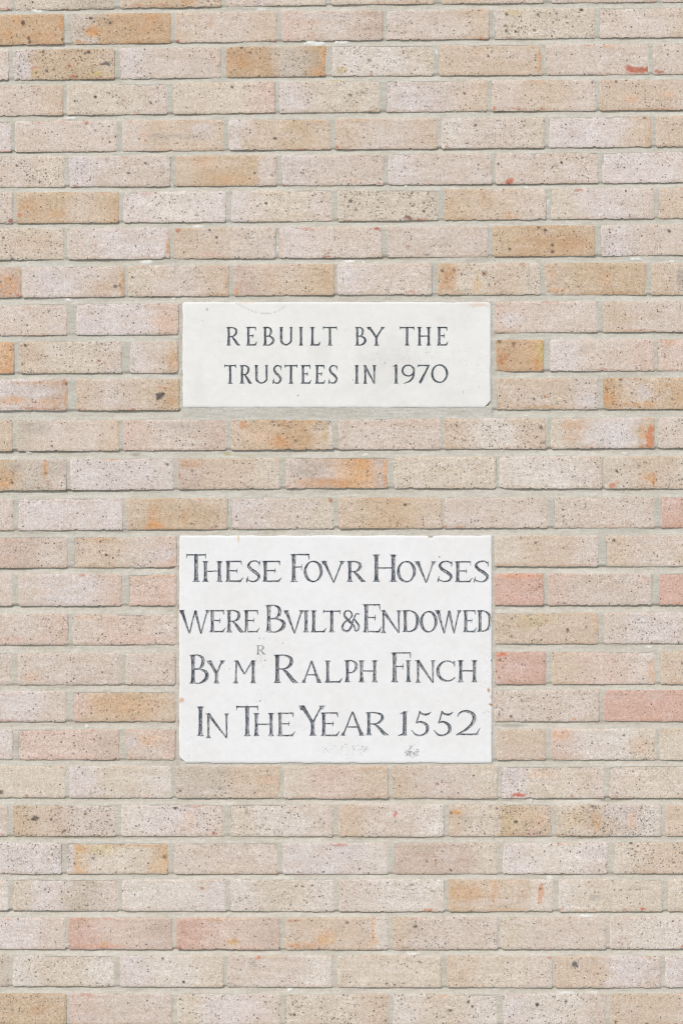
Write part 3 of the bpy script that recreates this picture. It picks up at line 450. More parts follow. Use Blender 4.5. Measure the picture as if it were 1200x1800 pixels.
# further brickwork to both sides, above and down to the ground
rr = random.Random(5)
pal = ['PPC', 'LPP', 'BPB', 'CWP', 'KPM', 'TBB', 'PLP', 'WLC', 'BTT', 'PPB']
XMIN, XMAX = -760, 1960
for ci, (top, bot, txt) in enumerate(COURSES):
    bs = parse(txt); xl = bs[0][0] - 8; xr = bs[-1][1] + 8
    while xl > XMIN:
        seed += 7; outer.append(brick_mesh(xl - 181, xl, top, bot, rr.choice(pal), rr.choice([1, 1, 2]), seed, 9, False)); xl -= 189
    while xr < XMAX:
        seed += 7; outer.append(brick_mesh(xr, xr + 181, top, bot, rr.choice(pal), rr.choice([1, 1, 2]), seed, 9, False)); xr += 189
YBOT = 900 + EYE / S
extra = [(-38 - 64.5 * k, 1) for k in range(1, 9)]
y = 1813.5
while y + 54 < YBOT + 20:
    extra.append((y, 0)); y += 66.5
for k, (yy, up) in enumerate(extra):
    tr = (yy, yy - 6, yy - 12) if up else (yy, yy, yy)
    br = tuple(t + 54 for t in tr)
    x = XMIN - (95 if k % 2 else 0) + rr.uniform(-4, 4)
    while x < XMAX:
        seed += 7; outer.append(brick_mesh(x, x + 181, tr, br, rr.choice(pal), rr.choice([1, 1, 2]), seed, 9, False)); x += 189
off = 0; PP = []; FF = []; CC = []; TT = []
for P, F, cf, pv in outer:
    PP.append(P); FF.append(F + off); CC.append(cf); TT.append(pv); off += len(P)
ob = build('outer_brickwork', np.concatenate(PP), np.concatenate(FF), M_BRICK, wall, {'tone': np.concatenate(CC), 'pits': np.concatenate(TT)})
ob['kind'] = 'stuff'

# ---------------------------------------------------------------- mortar
PL1 = (321.5, 862, 531, 716.5)      # upper plaque
PL2 = (315.5, 864, 941.5, 1341)     # lower plaque
st = 2.0
mx = np.arange(-22, 1223, st); my = np.arange(-22, 1823, st)
X, Y = np.meshgrid(mx, my)
WAV = 1.0 * fbm(X / 40, Y / 200, 900, 2)
REC = 0.0009 + 0.0006 * fbm(X / 30, Y / 30, 901, 2)      # perpend recess
Dp = REC.copy()
BED = np.zeros(X.shape, bool); Tt = np.zeros(X.shape)
for ci in range(-1, len(COURSES)):
    yb = yline(COURSES[ci][1], X) if ci >= 0 else yline((-46.5, -52.5, -58.5), X)
    yt = yline(COURSES[ci + 1][0], X) if ci + 1 < len(COURSES) else yline((1813.5,) * 3, X)
    m = (Y > yb - 1.2) & (Y < yt + 1.2)
    t = np.clip((Y - yb + WAV) / (yt - yb), 0, 1)
    # weather-struck: set back under the upper brick, out to the arris of the lower one
    back = 0.0042 + 0.0026 * fbm(X / 55, Y * 0 + ci * 3.3, 910, 2) + (0.0012 if ci in (11, 12, 13, 15, 16, 21, 24, 25) else 0)
    front = 0.0010 + 0.0005 * fbm(X / 18, Y * 0 + ci, 911, 2)
    brk = 0.42 + 0.16 * fbm(X / 34, Y * 0 + ci * 5.1, 912, 3)
    tt = np.where(t < brk, 0.45 * t / brk, 0.45 + 0.55 * sstep(0, 1, (t - brk) / (1 - brk)))
    dd = back * (1 - tt) + front * tt
    Dp = np.where(m, dd, Dp); BED |= m; Tt = np.where(m, t, Tt)
def inrect(r, g=0): return (X > r[0] - g) & (X < r[1] + g) & (Y > r[2] - g) & (Y < r[3] + g)
fl1 = inrect((319, 866, 714, 738)); Dp = np.where(fl1, 0.0012 + 0.0004 * fbm(X / 20, Y / 8, 920, 2), Dp)
fl2 = inrect((312, 868, 1339, 1349)); Dp = np.where(fl2, 0.0022, Dp)
for r in (PL1, PL2):
    ring = inrect(r, 8) & ~inrect((r[0], r[1], r[2] - 30, r[3] + 30)) & inrect((r[0] - 30, r[1] + 30, r[2] + 3, r[3] - 3))
    Dp = np.where(ring, 0.0018 + 0.0005 * fbm(X / 14, Y / 14, 921, 2), Dp)
# soften
for _ in range(1):
    q = np.pad(Dp, 1, mode='edge')
    Dp = (q[:-2, 1:-1] + q[2:, 1:-1] + q[1:-1, :-2] + q[1:-1, 2:] + 2 * q[1:-1, 1:-1]) / 6
Dp += 0.00030 * fbm(X / 6, Y / 5, 930, 3) + 0.00030 * sstep(0.35, 0.8, fbm(X / 4.5, Y / 3.5, 931, 2)) * -1
# ledges and crumbs of mortar lying proud
lump = sstep(0.55, 0.85, fbm(X / 13, Y / 6, 935, 2))
Dp -= 0.0013 * lump * BED * (Tt < 0.6)
col = np.zeros(X.shape + (3,))
mc1 = surf((201, 196, 183)); mc2 = surf((205, 198, 184)); mc3 = surf((188, 181, 165))
a = sstep(900, 1150, Y + 60 * fbm(X / 200, Y / 200, 940, 2))[..., None]
col = mc1 * (1 - a) + mc2 * a
b = sstep(0.1, 0.7, fbm(X / 60, Y / 12, 941, 3))[..., None] * 0.55
col = col * (1 - b) + mc3 * b
# darker band on the recessed part of some beds, paler pointing nearest the lower arris
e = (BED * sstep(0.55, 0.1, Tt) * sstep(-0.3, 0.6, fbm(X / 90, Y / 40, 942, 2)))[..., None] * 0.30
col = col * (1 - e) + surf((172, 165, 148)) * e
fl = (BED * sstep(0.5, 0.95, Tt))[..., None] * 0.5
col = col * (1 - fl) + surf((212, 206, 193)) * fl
pf = (fl1 * 0.55)[..., None]
col = col * (1 - pf) + surf((207, 204, 194)) * pf
LUMPS = [(68,20,9,2.6),(62,18,4,3),(125,207,9,2.2),(258,461,10,3),(262,460,4,3.5),(555,76,17,4.5),(545,74,8,3),(600,74,12,2.5),(460,17,8,1.6),(350,398,9,1.8),(615,459,10,2.2),(640,461,3,2),(122,528,5,2),(305,524,4,2.4),
         (1117,455,9,2),(1180,459,4,1.6),(926,330,3,1.8),(713,327,3,1.6),(510,1740,5,3),(995,1745,14,2.2),(1042,1745,9,2.2),(725,1677,10,1.6),(1030,1610,12,1.6),(966,1543,6,2.6),(412,936,2.4,1.8),(645,799,5,1.6),(1100,797,7,1.4),(1140,1138,5,2),
         (934,1407,2.4,1.8),(153,1277,2.2,3),(924,730,3,1.4),(640,800,3,1.4),(50,795,5,1.8),(767,92,1.8,5),(964,516,1.8,2.4),(963,355,1.5,4),(488,437,1.4,5),(970,1105,0,0),(1192,661,3,1.5),(303,325,2,4),(120,527,3,2)]
for (lx, ly, rx, ry) in LUMPS:
    if rx == 0: continue
    q = np.sqrt(((X - lx + 2.5 * vn(X / 4, Y / 4, int(lx))) / rx) ** 2 + ((Y - ly + 1.2 * vn(X / 3, Y / 3, int(lx) + 3)) / ry) ** 2)
    al = sstep(1.35, 0.7, q)
    col = col * (1 - 0.85 * al[..., None]) + surf((236, 236, 230)) * 0.85 * al[..., None]
    Dp = Dp * (1 - 0.75 * al) + 0.0002 * al
for (lx, ly, rx, ry, cc) in [(120,862,22,2.2,(140,132,112)),(240,799,9,1.5,(150,146,130)),(400,798,9,3.2,(170,168,110)),(432,800,18,2.2,(186,184,150)),(210,935,30,2,(170,164,148)),(1032,1473,26,2.4,(168,160,142)),(1075,1407,26,3,(165,158,140)),(165,1472,110,3,(176,168,150)),(870,1407,60,2.4,(180,172,156)),(900,1275,22,3,(160,156,146)),(590,143,20,1.8,(188,178,110))]:
    q = np.sqrt(((X - lx + 4 * vn(X / 9, Y / 9, int(lx))) / rx) ** 2 + ((Y - ly) / ry) ** 2)
    al = (0.7 * sstep(1.4, 0.5, q))[..., None]
    col = col * (1 - al) + surf(cc) * al
# leave out what lies well inside bricks and plaques
inside = np.zeros(X.shape, bool)
for ci, x0, x1 in BR:
    top, bot, _ = COURSES[ci]
    inside |= (X > x0 + 7) & (X < x1 - 7) & (Y > yline(top, X) + 7) & (Y < yline(bot, X) - 7)
for r in (PL1, PL2): inside |= inrect(r, -14)
# under the bricks' rims the mortar must stay behind the brick face
under = np.zeros(X.shape, bool)
for ci, x0, x1 in BR:
    top, bot, _ = COURSES[ci]
    under |= (X > x0 + 3.6) & (X < x1 - 3.6) & (Y > yline(top, X) + 3.4) & (Y < yline(bot, X) - 3.0)
for r in (PL1, PL2): under |= inrect(r, -2.5)
Dp = np.where(under, np.maximum(Dp, 0.0045), Dp)
P = np.stack([WX(X), Dp, WZ(Y)], -1).reshape(-1, 3)
F = grid_faces(len(mx), len(my))
ins = inside.ravel()[F].all(1)
F = F[~ins]
used = np.unique(F); remap = np.zeros(len(P), np.int64); remap[used] = np.arange(len(used))
build('mortar', P[used], remap[F], M_MORTAR, wall, {'tone': col.reshape(-1, 3)[used]})
# mortar bed behind the further brickwork, a frame of four sheets round the surveyed field
def sheet(x0, x1, y0, y1):
    xs = np.arange(x0, x1 + 1, max(12, 12)); ys = np.arange(y0, y1 + 1, 12)
    xs = np.append(xs, x1); ys = np.append(ys, y1)
    A, B = np.meshgrid(xs, ys)
    return np.stack([WX(A), 0.003 + 0.0006 * vn(A / 20, B / 20, 77), WZ(B)], -1).reshape(-1, 3), grid_faces(len(xs), len(ys))
x0, x1, y0, y1 = mx[0], mx[-1], my[0], my[-1]
parts = [sheet(XMIN - 95, x0, -560, YBOT), sheet(x1, XMAX + 185, -560, YBOT), sheet(x0, x1, -560, y0), sheet(x0, x1, y1, YBOT)]
off = 0; PP = []; FF = []
for P, F in parts: PP.append(P); FF.append(F + off); off += len(P)
PP = np.concatenate(PP); FF = np.concatenate(FF)
om = build('outer_mortar', PP, FF, M_MORTAR, wall, {'tone': np.tile(mc1, (len(PP), 1))}); om['kind'] = 'stuff'

# ---------------------------------------------------------------- carved lettering
def crom(pts, n=26):
    p = np.array(pts, float)
    p = np.vstack([2 * p[0] - p[1], p, 2 * p[-1] - p[-2]])
    out = []
    for i in range(1, len(p) - 2):
        t = np.linspace(0, 1, n)[:, None]
        out.append(0.5 * (2 * p[i] + (p[i+1] - p[i-1]) * t + (2*p[i-1] - 5*p[i] + 4*p[i+1] - p[i+2]) * t**2 + (-p[i-1] + 3*p[i] - 3*p[i+1] + p[i+2]) * t**3))
    o = np.vstack(out); o[:, 2] = np.maximum(o[:, 2], 0.5); return o
def glyph(ch, x0, y0, x1, y1, w, t, s):
    """discs (x, y, width) that sweep out the strokes; w thick, t thin, s half serif"""
    D = []; W = x1 - x0; H = y1 - y0; XL = x0 + s; XR = x1 - s
    fx = lambda u: x0 + u * W
    fy = lambda v: y0 + v * H
    def ln(xa, ya, xb, yb, wa, wb=None, waist=0.0):
        wb = wa if wb is None else wb
        k = max(6, int(math.hypot(xb - xa, yb - ya) / 0.35)); u = np.linspace(0, 1, k)
        ww = (wa + (wb - wa) * u) * (1 - waist + waist * (2 * u - 1) ** 2)
        D.append(np.stack([xa + (xb - xa) * u, ya + (yb - ya) * u, ww], 1))
    def cv(pts): D.append(crom(pts))
    def serif(x, y, up, half=s, ww=w):
        # thin foot with tapered tips and bracket
        yy = y + (t * 0.42 if up else -t * 0.42); dirn = 1 if up else -1
        ln(x, yy, x - half, yy - dirn * 0.2, t * 0.95, 0.55); ln(x, yy, x + half, yy - dirn * 0.2, t * 0.95, 0.55)
        for sg in (-1, 1):
            ln(x + sg * ww * 0.18, y + dirn * w * 0.95, x + sg * half * 0.62, yy, ww * 0.5, t * 0.7)
    def stem(x, ya=y0, yb=y1, a=1, b=1, ww=w, half=s):
        ln(x, ya + ww * .5, x, yb - ww * .5, ww * 1.02, ww * 1.08, 0.16)
        if a: serif(x, ya, True, half, ww)
        if b: serif(x, yb, False, half, ww)
    def diag(xa, ya, xb, yb, wa, wb, a=1, b=0, half=s):
        L = math.hypot(xb - xa, yb - ya); ux, uy = (xb - xa) / L, (yb - ya) / L
        ln(xa + ux * wa * .5 , ya + uy * wa * .5, xb - ux * wb * .5, yb - uy * wb * .5, wa, wb, 0.06)
        if a: serif(xa, ya, ya < yb, half, wa)
        if b: serif(xb, yb, yb < ya, half, wb)
    def arm(xa, xb, y, spur, sgn=1):
        yy = y + sgn * t * .5
        ln(xa, yy, xb - 0.8, yy, t, t * 1.25)
        ln(xb - 0.8, yy, xb + 0.2, yy + spur, t * 1.2, 0.7)
    if ch in 'EFL':
        stem(XL, a=1, b=1)
        if ch in 'EF':
            arm(XL, x1 - (0.10 * W if ch == 'E' else 0), y0, H * 0.17)
            xm = fx(0.66 if ch == 'E' else 0.62); ym = fy(0.47)
            ln(XL, ym, xm, ym, t * .9, t); ln(xm, ym - H * .09, xm - .5, ym + H * .09, .8, 1.2)
        if ch in 'EL': 
            ln(XL, y1 - t * .5, fx(0.86), y1 - t * .55, t * 1.1, t * 1.3); ln(fx(0.84), y1 - t * .6, x1, y1 - H * 0.20, t * 1.4, 0.7)
    elif ch == 'T':
        xc = fx(0.5); stem(xc, a=0)
        ln(xc, y0 + w * .5, xc, y0 + t * .5, w, w * .6)
        ln(x0 + 1, y0 + t * .55, x1 - 1, y0 + t * .55, t * 1.15, t * 1.15, 0.15)
        ln(x0 + 1.2, y0 + t * .3, x0 + 0.2, y0 + H * .13, t * 1.2, 0.7); ln(x1 - 1.2, y0 + t * .3, x1 - 0.2, y0 + H * .15, t * 1.2, 0.7)
        ln(x1 - 1.2, y0 + t * .5, x1 - .4, y0 - H * .02, t, .6); ln(x0 + 1.2, y0 + t * .5, x0 + .4, y0 - H * .02, t, .6)
    elif ch == 'I': stem((x0 + x1) / 2, half=min(s, W / 2))
    elif ch == 'H':
        stem(XL); stem(XR); ln(XL, fy(0.49), XR, fy(0.49), t)
    elif ch in 'BPR':
        stem(XL)
        ym = fy(0.50 if ch != 'P' else 0.55)
        xr = fx({'B': 0.80, 'P': 0.92, 'R': 0.76}[ch]); yt = y0 + t * .5
        cv([(XL, yt, t), (XL + (xr - XL) * .45, yt, t), (xr - w * .42, yt + (ym - yt) * .22, w * .78), (xr - w * .42, yt + (ym - yt) * .68, w * .85), (XL + (xr - XL) * .5, ym, t), (XL, ym, t * .9)])
        if ch == 'B':
            xr = x1 - w * .45
            cv([(XL, ym, t * .9), (XL + (xr - XL) * .5, ym, t), (xr, fy(.62), w * .85), (xr, fy(.82), w * .95), (XL + (xr - XL) * .55, y1 - t * .5, t * 1.1), (XL, y1 - t * .5, t)])
        if ch == 'R':
            cv([(XL + (xr - XL) * .35, ym, t), (fx(.56), fy(.66), w * .8), (fx(.80), fy(.92), w), (fx(.90), y1 - t * .8, w * .6), (x1, y1 - t * .2, .6)])
    elif ch == 'D':
        stem(XL); xr = x1 - w * .45
        cv([(XL, y0 + t * .5, t), (fx(.5), y0 + t * .6, t), (fx(.82), fy(.18), w * .75), (xr, fy(.5), w), (fx(.80), fy(.83), w * .75), (fx(.48), y1 - t * .6, t), (XL, y1 - t * .5, t)])
    elif ch in 'O0':
        a = np.linspace(0, 2 * np.pi, 160); rx = W / 2 - w * .45; ry = H / 2 - t * .5
        ww = t + (w * .92 - t) * np.abs(np.cos(a + 0.25)) ** 1.5
        D.append(np.stack([(x0 + x1) / 2 + rx * np.cos(a), (y0 + y1) / 2 + ry * np.sin(a), ww], 1))
    elif ch == 'C':
        a = np.linspace(-0.62, -2 * np.pi + 0.72, 140); rx = W / 2 * 1.06; ry = H / 2 - t * .5; cx = x0 + rx + w * .3
        ww = t + (w - t) * np.clip(-np.cos(a + .2), 0, 1) ** 1.2
        D.append(np.stack([np.minimum(cx + rx * np.cos(a), x1 - 1), (y0 + y1) / 2 + ry * np.sin(a), ww], 1))
        ln(x1 - 1.4, fy(.06), x1 - .8, fy(.30), t * 1.2, .8)
        ln(fx(.88), fy(.12), x1 - 1, fy(.14), t, t)
    elif ch == 'S':
        cv([(fx(.90), fy(.12), t * 1.1), (fx(.66), y0 + t * .5, t), (fx(.34), fy(.06), t * 1.3), (fx(.16), fy(.22), w * .8), (fx(.32), fy(.40), w * .98), (fx(.66), fy(.56), w), (fx(.88), fy(.74), w * .85), (fx(.74), fy(.92), t * 1.5), (fx(.46), y1 - t * .5, t), (fx(.20), fy(.93), t), (fx(.06), fy(.86), t)])
        ln(fx(.93), fy(.02), fx(.90), fy(.26), .9, .8); ln(fx(.90), fy(.12), fx(.93), fy(.2), t * 1.2, .7)
        ln(fx(.12), fy(.74), fx(.04), y1 - .8, .8, t); ln(fx(.10), fy(.84), fx(.02), y1 - .5, t, .6)
    elif ch == 'U':
        xl = x0 + s * .8; xr = x1 - s * .6
        ln(xl, y0 + w * .5, xl, fy(.62), w); serif(xl, y0, True, s * .8)
        ln(xr, y0 + w * .5, xr, fy(.62), w * .75); serif(xr, y0, True, s * .6, w * .75)
        cv([(xl, fy(.6), w), (xl + 1.0, fy(.82), w * .9), (fx(.5), y1 - t * .6, t * 1.2), (xr - 1.0, fy(.82), w * .7), (xr, fy(.6), w * .75)])
    elif ch == 'V':
        xm = fx(.53); diag(XL * .6 + x0 * .4, y0, xm, y1, w, t, 1, 0, s * .95); diag(XR * .6 + x1 * .4, y0, xm, y1, t * 1.2, t, 1, 0, s * .9)
    elif ch == 'W':
        xa, xb, xc, xd, xe = XL * .5 + x0 * .5, fx(.32), fx(.52), fx(.72), XR * .55 + x1 * .45
        diag(xa, y0, xb, y1, w, t, 1, 0, s * .9); diag(xc, y0 + .5, xb, y1, t * 1.15, t, 0, 0)
        diag(xc, y0 + .5, xd, y1, w * .95, t, 0, 0); diag(xe, y0, xd, y1, t * 1.2, t, 1, 0, s * .8)
    elif ch == 'Y':
        xm = fx(.53); ym = fy(.52)
        stem(xm, ya=ym - w * .3, a=0)
        diag(XL * .6 + x0 * .4, y0, xm, ym + w * .4, w, w * .85, 1, 0, s * .95); diag(XR * .6 + x1 * .4, y0, xm, ym + w * .4, t * 1.3, t * 1.5, 1, 0, s * .9)
    elif ch == 'A':
        xm = fx(.50); diag(x0 + s * .7, y1, xm, y0, t * 1.3, t, 1, 0, s * .75); diag(x1 - s * .8, y1, xm, y0, w, t * 1.3, 1, 0, s * .85)
        ln(fx(.30), fy(.64), fx(.70), fy(.64), t * .95)
    elif ch == 'M':
        xl = x0 + s; xr = x1 - s
        diag(xl - .5, y1, xl + 1, y0, t * 1.5, t * 1.4, 1, 0, s * .9); ln(x0 + s * .3, y0 + t * .4, xl + 1, y0 + t * .5, .7, t)
        diag(xl + 1, y0, fx(.50), fy(.60), w * .9, t, 0, 0); diag(xr - 1, y0, fx(.50), fy(.60), t * 1.2, t, 0, 0)
        stem(xr, a=0); ln(xr - 1, y0 + w * .4, xr, y0 + w * .5, w, w); ln(xr, y0 + t * .5, x1, y0 + t * .4, t, .6)
    elif ch == 'N':
        xl = x0 + s; xr = x1 - s * .7
        diag(xl, y1, xl, y0, t * 1.7, t * 1.7, 1, 0, s * .85); ln(x0 + .5, y0 + t * .4, xl, y0 + t * .5, .7, t)
        diag(xl - 1, y0, xr, y1, w * 1.02, t * 1.1, 0, 0); diag(xr, y0, xr, y1, t * 1.7, t, 1, 0, s * .75)
    elif ch == '&':
        cv([(fx(.97), fy(.18), t), (fx(.80), fy(.17), t), (fx(.68), fy(.36), t), (fx(.60), fy(.62), w * .6), (fx(.44), fy(.90), w * .7), (fx(.20), fy(.95), w * .6), (fx(.06), fy(.78), w * .7), (fx(.18), fy(.56), t * 1.2), (fx(.42), fy(.42), t), (fx(.58), fy(.22), t * 1.3), (fx(.44), fy(.03), t), (fx(.22), fy(.06), w * .5), (fx(.17), fy(.24), w * .6), (fx(.36), fy(.44), w * .8), (fx(.66), fy(.70), w * .7), (fx(.78), fy(.95), t)])
        cv([(fx(.70), fy(.40), t), (fx(.80), fy(.52), t * 1.3), (fx(.95), fy(.72), w * .6), (fx(.90), fy(.92), t * 1.2), (fx(.74), fy(.92), t)])
    elif ch == '1':
        xm = x1 - w * .5 - (s * .35 if W > 12 else 0)
        ln(xm, y0 + w * .4, xm, y1 - w * .5, w, w * 1.05, .1)
        ln(x0 + (0.5 if W < 12 else 3.5), fy(.09), xm, y0 + t * .7, .8, t * 1.3)
        if W > 12: ln(xm, y0 + t * .8, x1, y0, t, .6); ln(xm, fy(.93), x0, y1, w * .8, .6)
        serif(xm, y1, False, min(s * .8, W / 2), w) if W < 12 else ln(xm, y1 - t, xm + w * .6, y1 - t * .6, w * .6, .8)
    elif ch == '2':
        cv([(fx(.05), fy(.26), .8), (fx(.16), fy(.10), t * 1.2), (fx(.38), fy(.03), t * 1.6), (fx(.66), fy(.12), w * .85), (fx(.76), fy(.32), w), (fx(.66), fy(.55), w * .8), (fx(.40), fy(.78), w * .6), (fx(.02), y1 - .8, t)])
        ln(fx(.04), y1 - t * .7, fx(.90), y1 - t * .8, t * 1.1, t * 1.5); ln(fx(.86), y1 - t * .9, x1, fy(.70), t * 1.4, .6)
    elif ch == '5':
        ln(fx(.44), fy(.04), fx(.26), fy(.48), t * 1.2, t)
        cv([(fx(.26), fy(.48), t), (fx(.50), fy(.44), w * .6), (fx(.78), fy(.58), w * .95), (fx(.80), fy(.82), w * .9), (fx(.56), fy(.97), t * 1.2), (fx(.26), fy(.97), t * 1.3), (fx(.02), fy(.78), 1.0)])
        cv([(fx(.42), fy(.02), t), (fx(.56), fy(.12), w * .55), (fx(.80), fy(.14), w * .6), (x1, fy(.04), .7)])
    elif ch == '7':
        ln(x0 + 1, y0 + t * .6, x1 - 1, y0 + t * .6, t * 1.1); ln(x0 + 1.2, y0 + t * .4, x0, fy(.13), t, .7)
        ln(x1 - 1.6, y0 + t * .8, fx(.22), y1 - w * .4, t * 1.3, w * 1.05)
    elif ch == '9':
        a = np.linspace(0, 2 * np.pi, 120); rx = W * .43; ry = H * .285
        ww = t + (w * .8 - t) * np.abs(np.cos(a)) ** 1.5
        D.append(np.stack([fx(.5) + rx * np.cos(a), fy(.31) + ry * np.sin(a), ww], 1))
        cv([(fx(.93), fy(.34), w * .85), (fx(.88), fy(.62), w * .9), (fx(.62), fy(.86), w * .6), (fx(.15), fy(.995), .7)])
    return np.vstack(D)

KIND = lambda ch: 'ampersand' if ch == '&' else ('digit' if ch in '0125579' else 'letter')
def plaque(rect, text, w_small, w_big, bands, label, cat_group, seed, tonefn, edgefn, spurs, fine):
    x0, x1, y0, y1 = rect
    xs = np.unique(np.concatenate([np.linspace(x0, x1, int((x1 - x0) / fine) + 1)]))
    ys = [y0]
    y = y0
    while y < y1 - 0.4:
        f = any(a - 2.5 < y < b + 1.5 for a, b in bands)
        y += fine if f else 2.2
        ys.append(min(y, y1))
    ys = np.array(ys)
    X, Y = np.meshgrid(xs, ys)
    faint = np.ones(X.shape); sd = np.full(X.shape, 9.0); own = np.full(X.shape, -1)
    for gi, (ch, a, b, c, d, big) in enumerate(text):
        w = w_big if big == 1 else (w_small if big == 0 else w_small * .44)
        t = spurs[1] if big < 2 else 1.0
        s = spurs[0] * w
        D = glyph(ch, a, c, b, d, w, t, s)
        # the cutter's hand: the edge wavers a little
        i0, i1 = np.searchsorted(xs, [a - 5, b + 5]); j0, j1 = np.searchsorted(ys, [c - 5, d + 5])
        gx = X[j0:j1, i0:i1] + 0.28 * vn(X[j0:j1, i0:i1] / 4, Y[j0:j1, i0:i1] / 6, gi); gy = Y[j0:j1, i0:i1] + 0.28 * vn(X[j0:j1, i0:i1] / 6, Y[j0:j1, i0:i1] / 4, gi + 60)
        best = np.full(gx.shape, 9.0)
        for k in range(0, len(D), 64):
            q = D[k:k + 64]
            dd = np.sqrt((gx[..., None] - q[:, 0]) ** 2 + (gy[..., None] - q[:, 1]) ** 2) - q[:, 2] * .5
            best = np.minimum(best, dd.min(-1))
        sub = sd[j0:j1, i0:i1]; m = best < sub
        sd[j0:j1, i0:i1] = np.where(m, best, sub); own[j0:j1, i0:i1] = np.where(m, gi, own[j0:j1, i0:i1])
        faint[j0:j1, i0:i1] = np.where(m, 0.72 if big == 2 else 1.0, faint[j0:j1, i0:i1])
    depth = 0.00022 * fbm(X / 60, Y / 60, seed, 2) + 0.00010 * fbm(X / 8, Y / 8, seed + 1, 2)
    depth += np.clip(-sd + 0.15, 0, 4) * S * 1.25
    paint = np.clip(0.7 - sd / 0.9, 0, 1) * faint
    tone, dirt, worn = tonefn(X, Y)
    worn = np.clip(worn + 0.30 * np.clip(-sd / 2.2, 0, 1) - 0.15, 0, 1)
    # edge: slightly worn arris and uneven outline
    dl, dr, dt, db = X - x0, x1 - X, Y - y0, y1 - Y
    dmin = np.minimum(np.minimum(dl, dr), np.minimum(dt, db))
    depth += 0.0011 * sstep(2.2, -0.2, dmin)
    X2 = X + np.where(dl < 6, (1 - dl / 6) * (0.9 * fbm(Y / 18, 0 * Y, seed + 2, 3)), 0) + np.where(dr < 6, (1 - dr / 6) * (0.9 * fbm(Y / 18, 0 * Y, seed + 3, 3)), 0)
    Y2 = Y + np.where(dt < 6, (1 - dt / 6) * (0.8 * fbm(X / 20, 0 * X, seed + 4, 3)), 0) + np.where(db < 6, (1 - db / 6) * (0.9 * fbm(X / 20, 0 * X, seed + 5, 3)), 0)
    X2, Y2, depth = edgefn(X2, Y2, depth)
    P = np.stack([WX(X2), depth - 0.0004, WZ(Y2)], -1).reshape(-1, 3)
    nu, nv = len(xs), len(ys)
    F = grid_faces(nu, nv)
    s4 = sd.ravel()[F]; o4 = own.ravel()[F]
    inl = s4.min(1) < 0.5
    owner = np.where(inl, o4[np.arange(len(F)), s4.argmin(1)], -1)
    loc = (WX((x0 + x1) / 2), 0.0, WZ(y1))
    root = empty('stone_plaque', loc, label, 'plaque', cat_group)
    tc = tone.reshape(-1, 3); di = dirt.ravel(); pa = paint.ravel(); wo = worn.ravel()
    # slab with its sides and back
    idx = np.arange(nu * nv).reshape(nv, nu)
    loop = np.concatenate([idx[0, :], idx[1:, -1], idx[-1, -2::-1], idx[-2:0:-1, 0]])
    A = P[loop]; B = A.copy(); B[:, 1] = 0.05
    FS = F[owner < 0]; used = np.unique(FS); rm = np.zeros(len(P), np.int64); rm[used] = np.arange(len(used))
    n0 = len(used); nl = len(loop); k = np.arange(nl); k2 = (k + 1) % nl
    SF = np.stack([n0 + k, n0 + k2, n0 + nl + k2, n0 + nl + k], -1)
    sel = np.concatenate([used, loop, loop])
    build('slab', np.concatenate([P[used], A, B]), np.concatenate([rm[FS], SF]), M_STONE, root,
          {'tone': tc[sel], 'dirt': di[sel], 'paint': pa[sel], 'worn': wo[sel]}, loc=(WX((x0 + x1) / 2), 0, WZ((y0 + y1) / 2)))
    for gi, (ch, a, b, c, d, big) in enumerate(text):
        FL = F[owner == gi]
        if len(FL) == 0: continue
        used = np.unique(FL); rm = np.zeros(len(P), np.int64); rm[used] = np.arange(len(used))
        build(KIND(ch), P[used], rm[FL], M_STONE, root, {'tone': tc[used], 'dirt': di[used], 'paint': pa[used], 'worn': wo[used]},
              loc=(WX((x0 + x1) / 2), 0, WZ((y0 + y1) / 2)))
    return root

# ---- upper plaque
U1, U2 = (575.0, 607.6), (642.0, 674.7)
T1 = [('R',398.2,422.4),('E',432.8,451.4),('B',462.2,481.6),('U',491.2,514.2),('I',525.6,532.6),('L',545.1,562.5),('T',567.6,592.3),
      ('B',623.8,642.7),('Y',646,675),('T',702.6,727.7),('H',733,757.2),('E',767.6,787)]
T2 = [('T',394.6,415),('R',421.6,443),('U',447.7,471.2),('S',479.2,495.6),('T',500.4,522.7),('E',528.7,546.8),('E',553.4,571.7),('S',577,593.5),
      ('I',623.6,630.4),('N',637.8,660.6)]
txt1 = [(c, a, b, U1[0], U1[1], 0) for c, a, b in T1] + [(c, a, b, U2[0], U2[1], 0) for c, a, b in T2] + \
       [('1',690.5,698,641,674.6,0),('9',705.5,729,641.3,674.5,0),('7',733.8,754.8,641.5,673.9,0),('0',757.5,787,640.8,673.4,0)]
def segd(X, Y, pts):
    d = np.full(X.shape, 99.0)
    for (ax, ay), (bx, by) in zip(pts[:-1], pts[1:]):
        L2 = (bx - ax) ** 2 + (by - ay) ** 2; t = np.clip(((X - ax) * (bx - ax) + (Y - ay) * (by - ay)) / L2, 0, 1)
        d = np.minimum(d, np.hypot(X - ax - t * (bx - ax), Y - ay - t * (by - ay)))
    return d
def blob(X, Y, x, y, rx, ry, sd=0, n=2.0):
    return sstep(1.4, 0.6, np.sqrt(((X - x + n * vn(X / 4, Y / 4, sd)) / rx) ** 2 + ((Y - y + n * vn(X / 4, Y / 4, sd + 1)) / ry) ** 2))
def paintover(tone, a, c):
    a = a[..., None]; return tone * (1 - a) + surf(c) * a
